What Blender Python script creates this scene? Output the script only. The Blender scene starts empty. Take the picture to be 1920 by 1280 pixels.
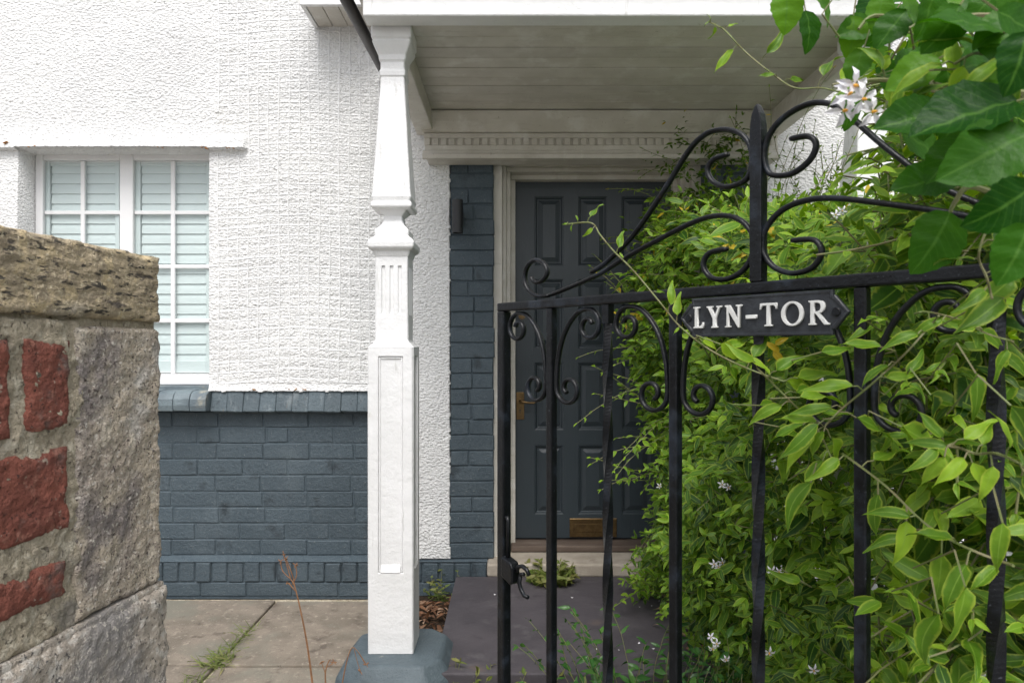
import bpy, bmesh, math, random
import numpy as np
from mathutils import Vector, Matrix, Euler, Quaternion
random.seed(11)
RNG = np.random.default_rng(11)
S = bpy.context.scene
COL = S.collection
# ------------------------------------------------------------------ camera, sky, sun
FPX, CX, HY, CAMZ = 1280.0, 960.0, 655.0, 1.28        # 24 mm lens, horizon row, eye height
cam = bpy.data.cameras.new("camera"); camo = bpy.data.objects.new("camera", cam); COL.objects.link(camo)
camo.location = (0, 0, CAMZ); camo.rotation_euler = (math.radians(90), 0, 0)
cam.lens = 24; cam.sensor_width = 36; cam.shift_y = 15 / 1920
cam.clip_start = 0.02; cam.clip_end = 2000
cam.dof.use_dof = True; cam.dof.focus_distance = 1.9; cam.dof.aperture_fstop = 13
S.camera = camo
W = bpy.data.worlds.new("World"); S.world = W; W.use_nodes = True
SUN_EL, SUN_AZ = math.radians(58), math.radians(182)   # azimuth: direction the light comes from, clockwise from +Y
wn, wl_ = W.node_tree.nodes, W.node_tree.links
wn.clear()
sky = wn.new("ShaderNodeTexSky"); sky.sky_type = 'NISHITA'; sky.sun_disc = False
sky.sun_elevation = SUN_EL; sky.sun_rotation = SUN_AZ; sky.air_density = 1.0; sky.dust_density = 4.0; sky.ozone_density = 1.0
hs = wn.new("ShaderNodeHueSaturation"); hs.inputs['Saturation'].default_value = 0.34
bg = wn.new("ShaderNodeBackground"); bg.inputs['Strength'].default_value = 0.14
wo = wn.new("ShaderNodeOutputWorld")
wl_.new(sky.outputs[0], hs.inputs['Color']); wl_.new(hs.outputs[0], bg.inputs[0]); wl_.new(bg.outputs[0], wo.inputs[0])
sl = bpy.data.lights.new("sun", 'SUN'); sl.energy = 1.25; sl.angle = math.radians(32); sl.color = (1, .985, .96)
so = bpy.data.objects.new("sun", sl); COL.objects.link(so)
sd = Vector((math.sin(SUN_AZ) * math.cos(SUN_EL), math.cos(SUN_AZ) * math.cos(SUN_EL), math.sin(SUN_EL)))
so.rotation_euler = sd.to_track_quat('Z', 'Y').to_euler(); so.location = sd * 20
S.view_settings.view_transform = 'Standard'; S.view_settings.look = 'None'; S.view_settings.gamma = 1
S.view_settings.use_curve_mapping = False
S.view_settings.exposure = 0.62
S.render.engine = 'CYCLES'
S.cycles.max_bounces = 8; S.cycles.diffuse_bounces = 4; S.cycles.transparent_max_bounces = 12
S.cycles.use_denoising = True

def at(px, py, Y):
    return Vector(((px - CX) * Y / FPX, Y, CAMZ + (HY - py) * Y / FPX))
def zx(py, Y): return CAMZ + (HY - py) * Y / FPX
def xx(px, Y): return (px - CX) * Y / FPX

# ------------------------------------------------------------------ materials
def new_mat(name):
    m = bpy.data.materials.new(name); m.use_nodes = True
    n = m.node_tree.nodes; n.clear()
    out = n.new("ShaderNodeOutputMaterial"); b = n.new("ShaderNodeBsdfPrincipled")
    m.node_tree.links.new(b.outputs[0], out.inputs[0])
    return m, n, m.node_tree.links, b, out
def c4(c): return (c[0], c[1], c[2], 1)
def mixc(n, l, fac, a, b, mode='MIX'):
    m = n.new("ShaderNodeMix"); m.data_type = 'RGBA'; m.blend_type = mode
    for s, v in ((m.inputs[0], fac), (m.inputs[6], a), (m.inputs[7], b)):
        if hasattr(v, 'is_output'): l.new(v, s)
        else: s.default_value = v if not isinstance(v, tuple) else c4(v)
    return m.outputs[2]
def noise(n, l, vec, scale, detail=4, rough=.55, dist=0):
    t = n.new("ShaderNodeTexNoise"); t.inputs['Scale'].default_value = scale; t.inputs['Detail'].default_value = detail
    t.inputs['Roughness'].default_value = rough; t.inputs['Distortion'].default_value = dist
    l.new(vec, t.inputs['Vector']); return t.outputs[0]
def ramp(n, l, f, lo, hi):
    r = n.new("ShaderNodeMapRange"); r.interpolation_type = 'SMOOTHSTEP'
    r.inputs[1].default_value = lo; r.inputs[2].default_value = hi; l.new(f, r.inputs[0]); return r.outputs[0]
def math_(n, l, op, a, b=None):
    m = n.new("ShaderNodeMath"); m.operation = op
    for i, v in ((0, a), (1, b)):
        if v is None: continue
        if hasattr(v, 'is_output'): l.new(v, m.inputs[i])
        else: m.inputs[i].default_value = v
    return m.outputs[0]
def M(name, base, var=None, vscale=6, rough=.6, bumps=(), spots=(), rand=0.0, metal=0, spec=.5, stretch=None, vlo=.35, vhi=.65, rvar=0):
    """surface with two-tone noise, blotches (colour, scale, lo, hi[, stretch]) and bump layers (scale, distance[, stretch])"""
    m, n, l, b, out = new_mat(name)
    pos = n.new("ShaderNodeNewGeometry").outputs['Position']
    def sv(st):
        if st is None: return pos
        mp = n.new("ShaderNodeMapping"); mp.inputs['Scale'].default_value = st; l.new(pos, mp.inputs['Vector']); return mp.outputs[0]
    col = None
    if var is not None:
        col = mixc(n, l, ramp(n, l, noise(n, l, sv(stretch), vscale, 6), vlo, vhi), base, var)
    else:
        rgb = n.new("ShaderNodeRGB"); rgb.outputs[0].default_value = c4(base); col = rgb.outputs[0]
    for s in spots:
        f = ramp(n, l, noise(n, l, sv(s[4] if len(s) > 4 else None), s[1], 5, .6), s[2], s[3])
        col = mixc(n, l, f, col, s[0])
    if rand:
        oi = n.new("ShaderNodeObjectInfo"); h = n.new("ShaderNodeHueSaturation")
        mr = n.new("ShaderNodeMapRange"); mr.inputs[3].default_value = 1 - rand; mr.inputs[4].default_value = 1 + rand
        l.new(oi.outputs['Random'], mr.inputs[0]); l.new(mr.outputs[0], h.inputs['Value']); l.new(col, h.inputs['Color']); col = h.outputs[0]
    l.new(col, b.inputs['Base Color'])
    b.inputs['Roughness'].default_value = rough; b.inputs['Metallic'].default_value = metal
    b.inputs['Specular IOR Level'].default_value = spec
    if rvar:
        r = n.new("ShaderNodeMapRange"); r.inputs[3].default_value = rough - rvar; r.inputs[4].default_value = rough + rvar
        l.new(noise(n, l, pos, 30, 4), r.inputs[0]); l.new(r.outputs[0], b.inputs['Roughness'])
    prev = None
    for bp in bumps:
        bn = n.new("ShaderNodeBump"); bn.inputs['Strength'].default_value = 1; bn.inputs['Distance'].default_value = bp[1]
        l.new(noise(n, l, sv(bp[2] if len(bp) > 2 else None), bp[0], 4, .6), bn.inputs['Height'])
        if prev: l.new(prev, bn.inputs['Normal'])
        prev = bn.outputs[0]
    if prev: l.new(prev, b.inputs['Normal'])
    return m

MT = {}
MT['render'] = M('roughcast_white', (.80, .80, .79), (.74, .74, .735), 3, .85, [(210, .0012)],
                 [((.62, .60, .55), 2.2, .62, .8), ((.50, .47, .40), 260, .70, .76)], spec=.2)
MT['wire'] = M('white_painted_wire', (.86, .86, .86), (.82, .82, .82), 30, .7)
MT['white'] = M('white_gloss_paint', (.80, .80, .80), (.75, .75, .745), 5, .42, [(18, .004), (90, .0012), (6, .004, (1, 1, .25))],
                [((.66, .64, .60), 14, .66, .76), ((.50, .46, .40), 70, .75, .80), ((.62, .62, .6), 9, .62, .72, (4, 4, .6))], spec=.5, rvar=.1)
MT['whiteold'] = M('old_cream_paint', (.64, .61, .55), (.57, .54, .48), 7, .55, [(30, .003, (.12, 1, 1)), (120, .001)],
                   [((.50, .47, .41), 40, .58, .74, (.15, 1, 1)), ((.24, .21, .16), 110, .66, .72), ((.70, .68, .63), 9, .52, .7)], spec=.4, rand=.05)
MT['upvc'] = M('white_window_frame', (.80, .80, .80), (.77, .77, .775), 4, .35, [(40, .0006)])
MT['blue'] = M('blue_grey_masonry_paint', (.055, .078, .095), (.065, .090, .108), 7, .58, [(60, .005), (240, .0016)],
               [((.085, .112, .130), 3.2, .52, .76), ((.12, .145, .16), 170, .58, .66), ((.035, .048, .058), 7, .56, .70), ((.16, .185, .195), 60, .66, .72)], rand=.07, spec=.45)
MT['bluelit'] = M('blue_grey_lit_course', (.090, .120, .138), (.075, .102, .119), 12, .55, [(60, .005), (240, .0016)], [((.16, .19, .205), 9, .54, .68, (3, 3, .6)), ((.05, .066, .078), 40, .60, .70), ((.20, .15, .09), 5, .64, .72, (4, 4, 1))], rand=.10)  # brick paint made paler: the light this course catches is in the colour
MT['bluesill'] = M('weathered_blue_paint', (.17, .215, .235), (.10, .13, .15), 6, .5, [(80, .004)],
                   [((.30, .29, .24), 9, .60, .74), ((.36, .27, .14), 5.5, .68, .76)], rand=.08, spec=.5)
MT['bluebase'] = M('chipped_blue_paint', (.085, .112, .128), (.065, .088, .102), 9, .6, [(25, .006), (140, .002)], [((.25, .25, .22), 7, .66, .74), ((.04, .05, .058), 60, .68, .75)])
MT['door'] = M('slate_blue_door_paint', (.034, .046, .055), (.039, .051, .060), 3, .40, [(40, .0012, (3, 3, .3)), (220, .0004)], rvar=.06, spec=.5)
MT['brass'] = M('aged_brass', (.20, .13, .058), (.14, .09, .042), 40, .38, [(200, .0005)], [((.10, .06, .03), 60, .6, .75)], metal=.85)
MT['iron'] = M('black_gate_paint', (.0035, .004, .005), (.006, .007, .009), 30, .33, [(110, .0011), (420, .0003)],
               [((.06, .028, .012), 26, .70, .77), ((.10, .11, .13), 160, .72, .78), ((.018, .023, .032), 18, .52, .70), ((.05, .055, .065), 240, .64, .70)], spec=.33, rvar=.12)
MT['plate'] = M('black_sign_plate', (.016, .018, .022), (.028, .032, .038), 60, .42, [(160, .0010)], [((.09, .10, .115), 90, .68, .76)])
MT['letter'] = M('white_sign_letters', (.74, .74, .72), (.62, .62, .60), 60, .45, [(150, .0008)], [((.35, .34, .32), 180, .70, .76)])
MT['coping'] = M('lichened_sandstone', (.53, .435, .295), (.37, .305, .215), 30, .9, [(70, .008, (.5, .5, 1.5)), (230, .005)],
                 [((.62, .50, .31), 40, .50, .62), ((.37, .345, .29), 6, .48, .64), ((.10, .09, .075), 95, .545, .62, (.45, .45, 1.8)), ((.66, .57, .40), 150, .57, .65), ((.11, .095, .08), 24, .58, .66, (.5, .5, 1.8))], spec=.2)
MT['stone'] = M('mottled_grey_stone', (.53, .455, .355), (.40, .34, .285), 20, .9, [(90, .005), (260, .005)],
                [((.62, .55, .44), 40, .50, .62), ((.29, .255, .24), 10, .49, .64), ((.12, .10, .09), 130, .58, .66), ((.68, .63, .55), 170, .57, .65), ((.66, .62, .56), 6, .57, .68), ((.17, .15, .135), 240, .58, .66)], spec=.2)
MT['plinthstone'] = M('grey_plinth_stone', (.52, .455, .38), (.38, .335, .285), 20, .9, [(100, .005), (300, .004)],
                [((.62, .58, .52), 60, .51, .62), ((.12, .115, .11), 150, .57, .65), ((.32, .30, .285), 7, .50, .64), ((.64, .59, .52), 180, .57, .64)], spec=.2)
MT['mortar'] = M('sandy_mortar', (.53, .46, .345), (.38, .33, .245), 26, .95, [(120, .006), (300, .004)],
                 [((.62, .56, .44), 60, .52, .62), ((.15, .13, .10), 110, .59, .67), ((.33, .30, .255), 9, .52, .66)], spec=.15)
MT['redbrick'] = M('weathered_red_brick', (.275, .100, .072), (.20, .074, .056), 30, .9, [(80, .005), (260, .003)],
                   [((.34, .15, .11), 60, .55, .66), ((.07, .036, .03), 150, .60, .66), ((.38, .30, .24), 90, .63, .70), ((.17, .115, .10), 13, .55, .68)], spec=.2)
MT['flag'] = M('brown_paving', (.25, .213, .172), (.178, .152, .122), 7, .85, [(120, .003), (400, .001)],
               [((.32, .275, .225), 30, .55, .68), ((.12, .097, .08), 9, .55, .70), ((.08, .066, .058), 90, .62, .70), ((.20, .19, .155), 2.5, .50, .66), ((.36, .33, .29), 160, .62, .70)], rand=.08, spec=.3)
MT['slate'] = M('dark_slate', (.072, .064, .072), (.056, .050, .057), 6, .62, [(30, .002), (200, .0008)],
                [((.088, .081, .087), 11, .54, .72), ((.11, .086, .078), 5, .60, .76), ((.048, .042, .048), 9, .60, .74), ((.11, .103, .108), 70, .64, .72, (1, 3, 1))], spec=.35)
MT['step'] = M('pale_stone_step', (.44, .39, .325), (.34, .295, .24), 8, .8, [(90, .002)], [((.20, .165, .13), 7, .60, .76), ((.12, .10, .08), 90, .70, .76)])
MT['threshold'] = M('worn_timber', (.14, .105, .082), (.085, .06, .047), 9, .8, [(60, .003, (.1, 1, 1))], [((.22, .18, .15), 14, .6, .72, (.2, 1, 1))], stretch=(.2, 1, 1))
MT['soil'] = M('garden_soil', (.060, .043, .030), (.035, .026, .019), 30, 1, [(90, .012)], [((.15, .10, .06), 120, .64, .70)], spec=.1)
MT['tarmac'] = M('pavement_ground', (.27, .26, .25), (.21, .205, .20), 4, .9, [(150, .003)])
MT['gutter'] = M('dark_gutter', (.022, .018, .017), (.035, .03, .027), 14, .45, [(50, .001)], [((.09, .075, .06), 60, .70, .76)])
MT['lamp'] = M('dark_lamp', (.012, .013, .015), (.016, .017, .019), 20, .45)
MT['roof'] = M('roof_slate', (.06, .06, .07), (.09, .09, .1), 9, .7, [(60, .004)])
MT['slat'] = M('white_shutter', (.74, .77, .77), (.72, .75, .75), 3, .45)
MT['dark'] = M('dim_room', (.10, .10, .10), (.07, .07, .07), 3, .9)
MT['lichen'] = M('orange_lichen', (.42, .17, .03), (.30, .16, .06), 90, .9)
MT['stem'] = M('green_stem', (.13, .17, .045), (.17, .15, .07), 40, .6)
MT['woodstem'] = M('brown_stem', (.10, .075, .045), (.14, .115, .08), 40, .7)
MT['drystem'] = M('dry_stalk', (.30, .15, .07), (.20, .10, .05), 40, .8)
MT['petal'] = M('white_petal', (.80, .79, .80), (.74, .73, .77), 60, .6)
MT['anther'] = M('yellow_anther', (.75, .38, .03), (.6, .28, .02), 60, .6)

def pebble(m):
    n, l = m.node_tree.nodes, m.node_tree.links
    b = next(x for x in n if x.type == 'BSDF_PRINCIPLED'); old = b.inputs['Normal'].links[0].from_socket
    pos = n.new("ShaderNodeNewGeometry").outputs['Position']
    mp = n.new("ShaderNodeMapping"); mp.inputs['Scale'].default_value = (1, 1, 1.45); l.new(pos, mp.inputs['Vector'])
    nz = noise(n, l, mp.outputs[0], 64, 3, .5)
    v = n.new("ShaderNodeTexVoronoi"); v.feature = 'F1'; v.inputs['Scale'].default_value = 62; l.new(mp.outputs[0], v.inputs['Vector'])
    h = math_(n, l, 'ADD', math_(n, l, 'MULTIPLY', ramp(n, l, v.outputs['Distance'], .78, .12), .65), math_(n, l, 'MULTIPLY', ramp(n, l, nz, .36, .56), .4))
    bn = n.new("ShaderNodeBump"); bn.inputs['Distance'].default_value = .0052; bn.inputs['Strength'].default_value = .9
    l.new(h, bn.inputs['Height']); l.new(old, bn.inputs['Normal']); l.new(bn.outputs[0], b.inputs['Normal'])
    # grey mixed into the deepest pits, in patches
    src = b.inputs['Base Color'].links[0].from_socket
    pit = math_(n, l, 'MULTIPLY', ramp(n, l, nz, .37, .29), ramp(n, l, noise(n, l, pos, 14, 4), .40, .60))
    l.new(mixc(n, l, pit, src, (.36, .355, .34)), b.inputs['Base Color'])
pebble(MT['render'])
def glass_mat():
    m, n, l, b, out = new_mat('window_glass'); n.remove(b)
    tr = n.new("ShaderNodeBsdfTransparent"); tr.inputs[0].default_value = (.940, .966, .964, 1)
    gl = n.new("ShaderNodeBsdfGlossy"); gl.inputs['Roughness'].default_value = .02
    fr = n.new("ShaderNodeFresnel"); fr.inputs[0].default_value = 1.5
    mx = n.new("ShaderNodeMixShader"); bf = n.new('ShaderNodeNewGeometry').outputs['Backfacing']
    l.new(math_(n, l, 'MULTIPLY', fr.outputs[0], math_(n, l, 'SUBTRACT', 1.0, bf)), mx.inputs[0]); l.new(tr.outputs[0], mx.inputs[1]); l.new(gl.outputs[0], mx.inputs[2])
    l.new(mx.outputs[0], out.inputs[0]); return m
MT['glass'] = glass_mat()

def leaf_mat(name, dark, mid, light, margin, margin_amt, rib, rough=.42, trans=.32, veins=0.0):
    m, n, l, b, out = new_mat(name)
    uv = n.new("ShaderNodeUVMap").outputs[0]
    sx = n.new("ShaderNodeSeparateXYZ"); l.new(uv, sx.inputs[0])
    e = math_(n, l, 'ABSOLUTE', math_(n, l, 'SUBTRACT', sx.outputs[0], .5)); e = math_(n, l, 'MULTIPLY', e, 2)
    tint = n.new("ShaderNodeAttribute"); tint.attribute_name = 'tint'
    oi = n.new("ShaderNodeObjectInfo")
    pos = n.new("ShaderNodeNewGeometry").outputs['Position']
    t = math_(n, l, 'ADD', tint.outputs['Fac'], math_(n, l, 'MULTIPLY', math_(n, l, 'SUBTRACT', oi.outputs['Random'], .5), .5))
    t = math_(n, l, 'ADD', t, math_(n, l, 'MULTIPLY', math_(n, l, 'SUBTRACT', noise(n, l, pos, 45, 3), .5), .35))
    col = mixc(n, l, ramp(n, l, t, 0.0, .5), dark, mid)
    col = mixc(n, l, ramp(n, l, t, .5, 1.0), col, light)
    if veins:
        ph = math_(n, l, 'SUBTRACT', math_(n, l, 'MULTIPLY', sx.outputs[1], 9.0), math_(n, l, 'MULTIPLY', e, 2.6))
        fr = math_(n, l, 'ABSOLUTE', math_(n, l, 'SUBTRACT', math_(n, l, 'FRACT', ph), .5))
        vm = ramp(n, l, fr, .09, .02)
        col = mixc(n, l, math_(n, l, 'MULTIPLY', vm, veins), col, rib)
    if margin_amt:
        ed = math_(n, l, 'ADD', e, math_(n, l, 'MULTIPLY', math_(n, l, 'SUBTRACT', noise(n, l, pos, 160, 3), .5), .5))
        mm = math_(n, l, 'MULTIPLY', ramp(n, l, ed, .66, .95), margin_amt)
        col = mixc(n, l, mm, col, margin)
    col = mixc(n, l, math_(n, l, 'MULTIPLY', ramp(n, l, e, .10, .02), .6), col, rib)
    l.new(col, b.inputs['Base Color']); b.inputs['Roughness'].default_value = rough
    b.inputs['Specular IOR Level'].default_value = .18 if veins else .30
    bn = n.new("ShaderNodeBump"); bn.inputs['Distance'].default_value = .0015; bn.inputs['Strength'].default_value = .6
    l.new(noise(n, l, pos, 160, 3), bn.inputs['Height']); l.new(bn.outputs[0], b.inputs['Normal'])
    tl = n.new("ShaderNodeBsdfTranslucent"); hs_ = n.new("ShaderNodeHueSaturation"); hs_.inputs['Value'].default_value = 1.05 if veins else 1.25; hs_.inputs['Saturation'].default_value = 1.15
    l.new(col, hs_.inputs['Color']); l.new(hs_.outputs[0], tl.inputs[0])
    mx = n.new("ShaderNodeMixShader"); mx.inputs[0].default_value = trans
    l.new(b.outputs[0], mx.inputs[1]); l.new(tl.outputs[0], mx.inputs[2]); l.new(mx.outputs[0], out.inputs[0])
    return m
MT['vine'] = leaf_mat('vine_leaf', (.026, .078, .008), (.100, .215, .012), (.28, .45, .03), (.46, .53, .07), .45, (.26, .41, .06), .44, .30)
MT['yellow'] = leaf_mat('yellow_leaf', (.45, .33, .02), (.60, .44, .03), (.62, .50, .08), (.6, .5, .1), .0, (.6, .5, .15))
MT['broad'] = leaf_mat('broad_leaf', (.012, .068, .005), (.038, .140, .007), (.12, .28, .018), (.2, .3, .05), .0, (.11, .25, .04), .38, .42, .25)
MT['privet'] = leaf_mat('glossy_leaf', (.02, .07, .018), (.035, .11, .025), (.08, .18, .04), (.2, .3, .05), .0, (.08, .16, .05), .25, .2)
MT['weed'] = leaf_mat('weed_leaf', (.05, .09, .015), (.11, .16, .03), (.20, .20, .06), (.2, .3, .05), .0, (.16, .2, .06), .5, .3)
MT['deadleaf'] = leaf_mat('dead_leaf', (.12, .06, .035), (.22, .11, .06), (.38, .26, .18), (.2, .3, .05), .0, (.2, .12, .07), .8, .15)
MT['grass'] = leaf_mat('grass_blade', (.08, .11, .025), (.15, .20, .05), (.33, .31, .13), (.2, .3, .05), .0, (.16, .2, .06), .5, .3)

# ------------------------------------------------------------------ mesh helpers
WL = {}                                                # world location of every parent (parents are only translated)
class MB:
    def __init__(s): s.v = []; s.f = []; s.m = []
    def add(s, vs, fs, mi=0):
        o = len(s.v); s.v += [tuple(v) for v in vs]; s.f += [tuple(i + o for i in f) for f in fs]; s.m += [mi] * len(fs)
    def box(s, x0, x1, y0, y1, z0, z1, mi=0):
        s.add([(x0, y0, z0), (x1, y0, z0), (x1, y1, z0), (x0, y1, z0), (x0, y0, z1), (x1, y0, z1), (x1, y1, z1), (x0, y1, z1)],
              [(0, 3, 2, 1), (4, 5, 6, 7), (0, 1, 5, 4), (1, 2, 6, 5), (2, 3, 7, 6), (3, 0, 4, 7)], mi)
    def rings(s, rs, close=True, mi=0):
        n = len(rs[0]); o = len(s.v)
        for r in rs: s.v += [tuple(p) for p in r]
        for i in range(len(rs) - 1):
            for j in range(n):
                k = (j + 1) % n
                s.f.append((o + i * n + j, o + i * n + k, o + (i + 1) * n + k, o + (i + 1) * n + j)); s.m.append(mi)
        if close:
            s.f.append(tuple(o + j for j in reversed(range(n)))); s.m.append(mi)
            s.f.append(tuple(o + (len(rs) - 1) * n + j for j in range(n))); s.m.append(mi)
    def tube(s, pts, r, n=8, mi=0, up=None, sx=1.0, sy=1.0, a0=0.0, twist=0.0):
        pts = [Vector(p) for p in pts]; rs = []
        t = (pts[1] - pts[0]).normalized()
        ref = Vector(up) if up else (Vector((0, 0, 1)) if abs(t.z) < .9 else Vector((1, 0, 0)))
        nx = ref.cross(t).normalized()
        for i, p in enumerate(pts):
            t = (pts[min(i + 1, len(pts) - 1)] - pts[max(i - 1, 0)]).normalized()
            nx = (nx - t * nx.dot(t)).normalized(); ny = t.cross(nx)
            rr = r[i] if isinstance(r, (list, tuple)) else r
            rs.append([p + nx * (math.cos(a0 + twist * i + 2 * math.pi * k / n) * rr * sx) + ny * (math.sin(a0 + twist * i + 2 * math.pi * k / n) * rr * sy) for k in range(n)])
        s.rings(rs, True, mi)
    def prism(s, poly, fn, d0, d1, mi=0):
        s.rings([[fn(a, b, d0) for a, b in poly], [fn(a, b, d1) for a, b in poly]], True, mi)
    def grid_face(s, us, zs, dep, fn, mi=0):
        """face split at us/zs with recess dep[i][j] per cell, walls between cells of different depth; fn(u, z, d)"""
        nu, nz = len(us) - 1, len(zs) - 1
        for i in range(nu):
            for j in range(nz):
                d = dep(i, j)
                s.add([fn(us[i], zs[j], d), fn(us[i + 1], zs[j], d), fn(us[i + 1], zs[j + 1], d), fn(us[i], zs[j + 1], d)], [(0, 1, 2, 3)], mi)
                if i + 1 < nu and dep(i + 1, j) != d:
                    e = dep(i + 1, j); s.add([fn(us[i + 1], zs[j], d), fn(us[i + 1], zs[j], e), fn(us[i + 1], zs[j + 1], e), fn(us[i + 1], zs[j + 1], d)], [(0, 1, 2, 3)], mi)
                if j + 1 < nz and dep(i, j + 1) != d:
                    e = dep(i, j + 1); s.add([fn(us[i], zs[j + 1], d), fn(us[i], zs[j + 1], e), fn(us[i + 1], zs[j + 1], e), fn(us[i + 1], zs[j + 1], d)], [(0, 1, 2, 3)], mi)

def link(o, parent):
    COL.objects.link(o)
    if parent is not None: o.parent = parent
def mesh_of(name, mb, mats, bevel=0, seg=2, smooth=False, weld=False):
    me = bpy.data.meshes.new(name)
    bm = bmesh.new(); vs = [bm.verts.new(v) for v in mb.v]
    for f, mi in zip(mb.f, mb.m):
        try: fc = bm.faces.new([vs[i] for i in f]); fc.material_index = mi
        except ValueError: pass
    if weld: bmesh.ops.remove_doubles(bm, verts=bm.verts, dist=1e-5)
    bmesh.ops.recalc_face_normals(bm, faces=bm.faces)
    if bevel:
        ed = [e for e in bm.edges if len(e.link_faces) == 2 and e.calc_face_angle(0) > .5]
        bmesh.ops.bevel(bm, geom=ed, offset=bevel, segments=seg, affect='EDGES', profile=.5, clamp_overlap=True)
    bm.to_mesh(me); bm.free()
    for m in (mats if isinstance(mats, (list, tuple)) else [mats]): me.materials.append(m)
    if smooth:
        me.shade_smooth()
    return me
def part(name, mb, mats, parent=None, bevel=0, seg=2, smooth=False, local=False, weld=False, centre=None):
    """one mesh object; verts are in world coordinates (or in the parent's own frame when local)"""
    a = np.array(mb.v); c = Vector((a.min(0) + a.max(0)) / 2) if centre is None else Vector(centre)
    mb.v = [tuple(p) for p in (a - np.array(c))]
    me = mesh_of(name, mb, mats, bevel, seg, smooth, weld)
    o = bpy.data.objects.new(name, me); link(o, parent)
    pw = Vector((0, 0, 0)) if (parent is None or local) else WL[parent]
    o.location = c - pw; WL[o] = c
    return o
def inst(name, me, parent, pos, rot=None, scale=None, local=False):
    o = bpy.data.objects.new(name, me); link(o, parent)
    pw = Vector((0, 0, 0)) if (parent is None or local) else WL[parent]
    p = Vector(pos) - pw
    if rot is None and scale is None: o.location = p
    else:
        q = rot if rot is not None else Matrix.Identity(3)
        sc = scale if scale is not None else (1, 1, 1)
        o.matrix_basis = Matrix.Translation(p) @ q.to_4x4() @ Matrix.Diagonal((*sc, 1))
    WL[o] = Vector(pos)
    return o
def thing(name, label, cat, loc, group=None):
    o = bpy.data.objects.new(name, None); o.empty_display_size = .1; COL.objects.link(o); o.location = loc; WL[o] = Vector(loc)
    o['label'] = label; o['category'] = cat
    if group: o['group'] = group
    return o
def structure(o): o['kind'] = 'structure'; return o
def stuff(o): o['kind'] = 'stuff'; return o

# numpy value noise
def _h(ix, iy, seed):
    n = (ix.astype(np.int64) * 374761393 + iy.astype(np.int64) * 668265263 + seed * 1442695041) & 0x7fffffff
    n = ((n ^ (n >> 13)) * 1274126177) & 0x7fffffff
    return ((n ^ (n >> 16)) & 0xffff) / 65535.0
def vnoise(x, y, seed=0):
    ix, iy = np.floor(x), np.floor(y); fx, fy = x - ix, y - iy
    fx = fx * fx * (3 - 2 * fx); fy = fy * fy * (3 - 2 * fy)
    a = _h(ix, iy, seed); b = _h(ix + 1, iy, seed); c = _h(ix, iy + 1, seed); d = _h(ix + 1, iy + 1, seed)
    return (a * (1 - fx) + b * fx) * (1 - fy) + (c * (1 - fx) + d * fx) * fy
def fbm(x, y, seed=0, oct=4, g=.5):
    r = 0; a = 1; t = 0
    for k in range(oct):
        r = r + a * vnoise(x * 2 ** k + 17.3 * k, y * 2 ** k - 9.1 * k, seed + k); t += a; a *= g
    return r / t
def np_mesh(name, V, quads, mats, smooth=True):
    me = bpy.data.meshes.new(name)
    V = np.asarray(V, dtype=np.float32); quads = np.asarray(quads, dtype=np.int32)
    me.vertices.add(len(V)); me.vertices.foreach_set('co', V.ravel())
    k = quads.shape[1]
    me.loops.add(quads.size); me.loops.foreach_set('vertex_index', quads.ravel())
    me.polygons.add(len(quads)); me.polygons.foreach_set('loop_start', np.arange(0, quads.size, k, dtype=np.int32))
    try: me.polygons.foreach_set('loop_total', np.full(len(quads), k, dtype=np.int32))
    except Exception: pass
    me.polygons.foreach_set('use_smooth', np.full(len(quads), smooth, dtype=bool))
    for m in (mats if isinstance(mats, (list, tuple)) else [mats]): me.materials.append(m)
    me.update(calc_edges=True)
    return me
def np_part(name, V, quads, mats, parent=None, smooth=True):
    V = np.asarray(V, dtype=np.float64); c = (V.min(0) + V.max(0)) / 2
    me = np_mesh(name, V - c, quads, mats, smooth)
    o = bpy.data.objects.new(name, me); link(o, parent)
    pw = WL[parent] if parent is not None else Vector((0, 0, 0))
    o.location = Vector(c) - pw; WL[o] = Vector(c); return o
def field(x0, x1, z0, z1, step, hfun, keep, depth, map3):
    """height-field sheet over (x, z): map3(x, z, h) -> xyz arrays; cells where keep is False are left out, open edges run back by depth"""
    nx, nz = max(2, int(round((x1 - x0) / step))), max(2, int(round((z1 - z0) / step)))
    X, Z = np.meshgrid(np.linspace(x0, x1, nx + 1), np.linspace(z0, z1, nz + 1), indexing='ij')
    H = hfun(X, Z)
    xc = (X[:-1, :-1] + X[1:, 1:]) / 2; zc = (Z[:-1, :-1] + Z[1:, 1:]) / 2
    K = keep(xc, zc)
    idx = np.arange((nx + 1) * (nz + 1)).reshape(nx + 1, nz + 1)
    q = np.stack([idx[:-1, :-1], idx[1:, :-1], idx[1:, 1:], idx[:-1, 1:]], -1)[K]
    F = np.stack(map3(X, Z, H), -1).reshape(-1, 3); B = np.stack(map3(X, Z, H * 0 - depth), -1).reshape(-1, 3)
    N = len(F)
    Kp = np.pad(K, 1); walls = []
    for (di, dj, a, b) in ((-1, 0, (0, 0), (0, 1)), (1, 0, (1, 1), (1, 0)), (0, -1, (1, 0), (0, 0)), (0, 1, (0, 1), (1, 1))):
        ed = K & ~Kp[1 + di:1 + di + nx, 1 + dj:1 + dj + nz]
        ii, jj = np.nonzero(ed)
        va = idx[ii + a[0], jj + a[1]]; vb = idx[ii + b[0], jj + b[1]]
        walls.append(np.stack([va, vb, vb + N, va + N], -1))
    Q = np.concatenate([q] + walls); V = np.concatenate([F, B])
    used = np.unique(Q); remap = np.full(len(V), -1); remap[used] = np.arange(len(used))
    return V[used], remap[Q]
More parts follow.
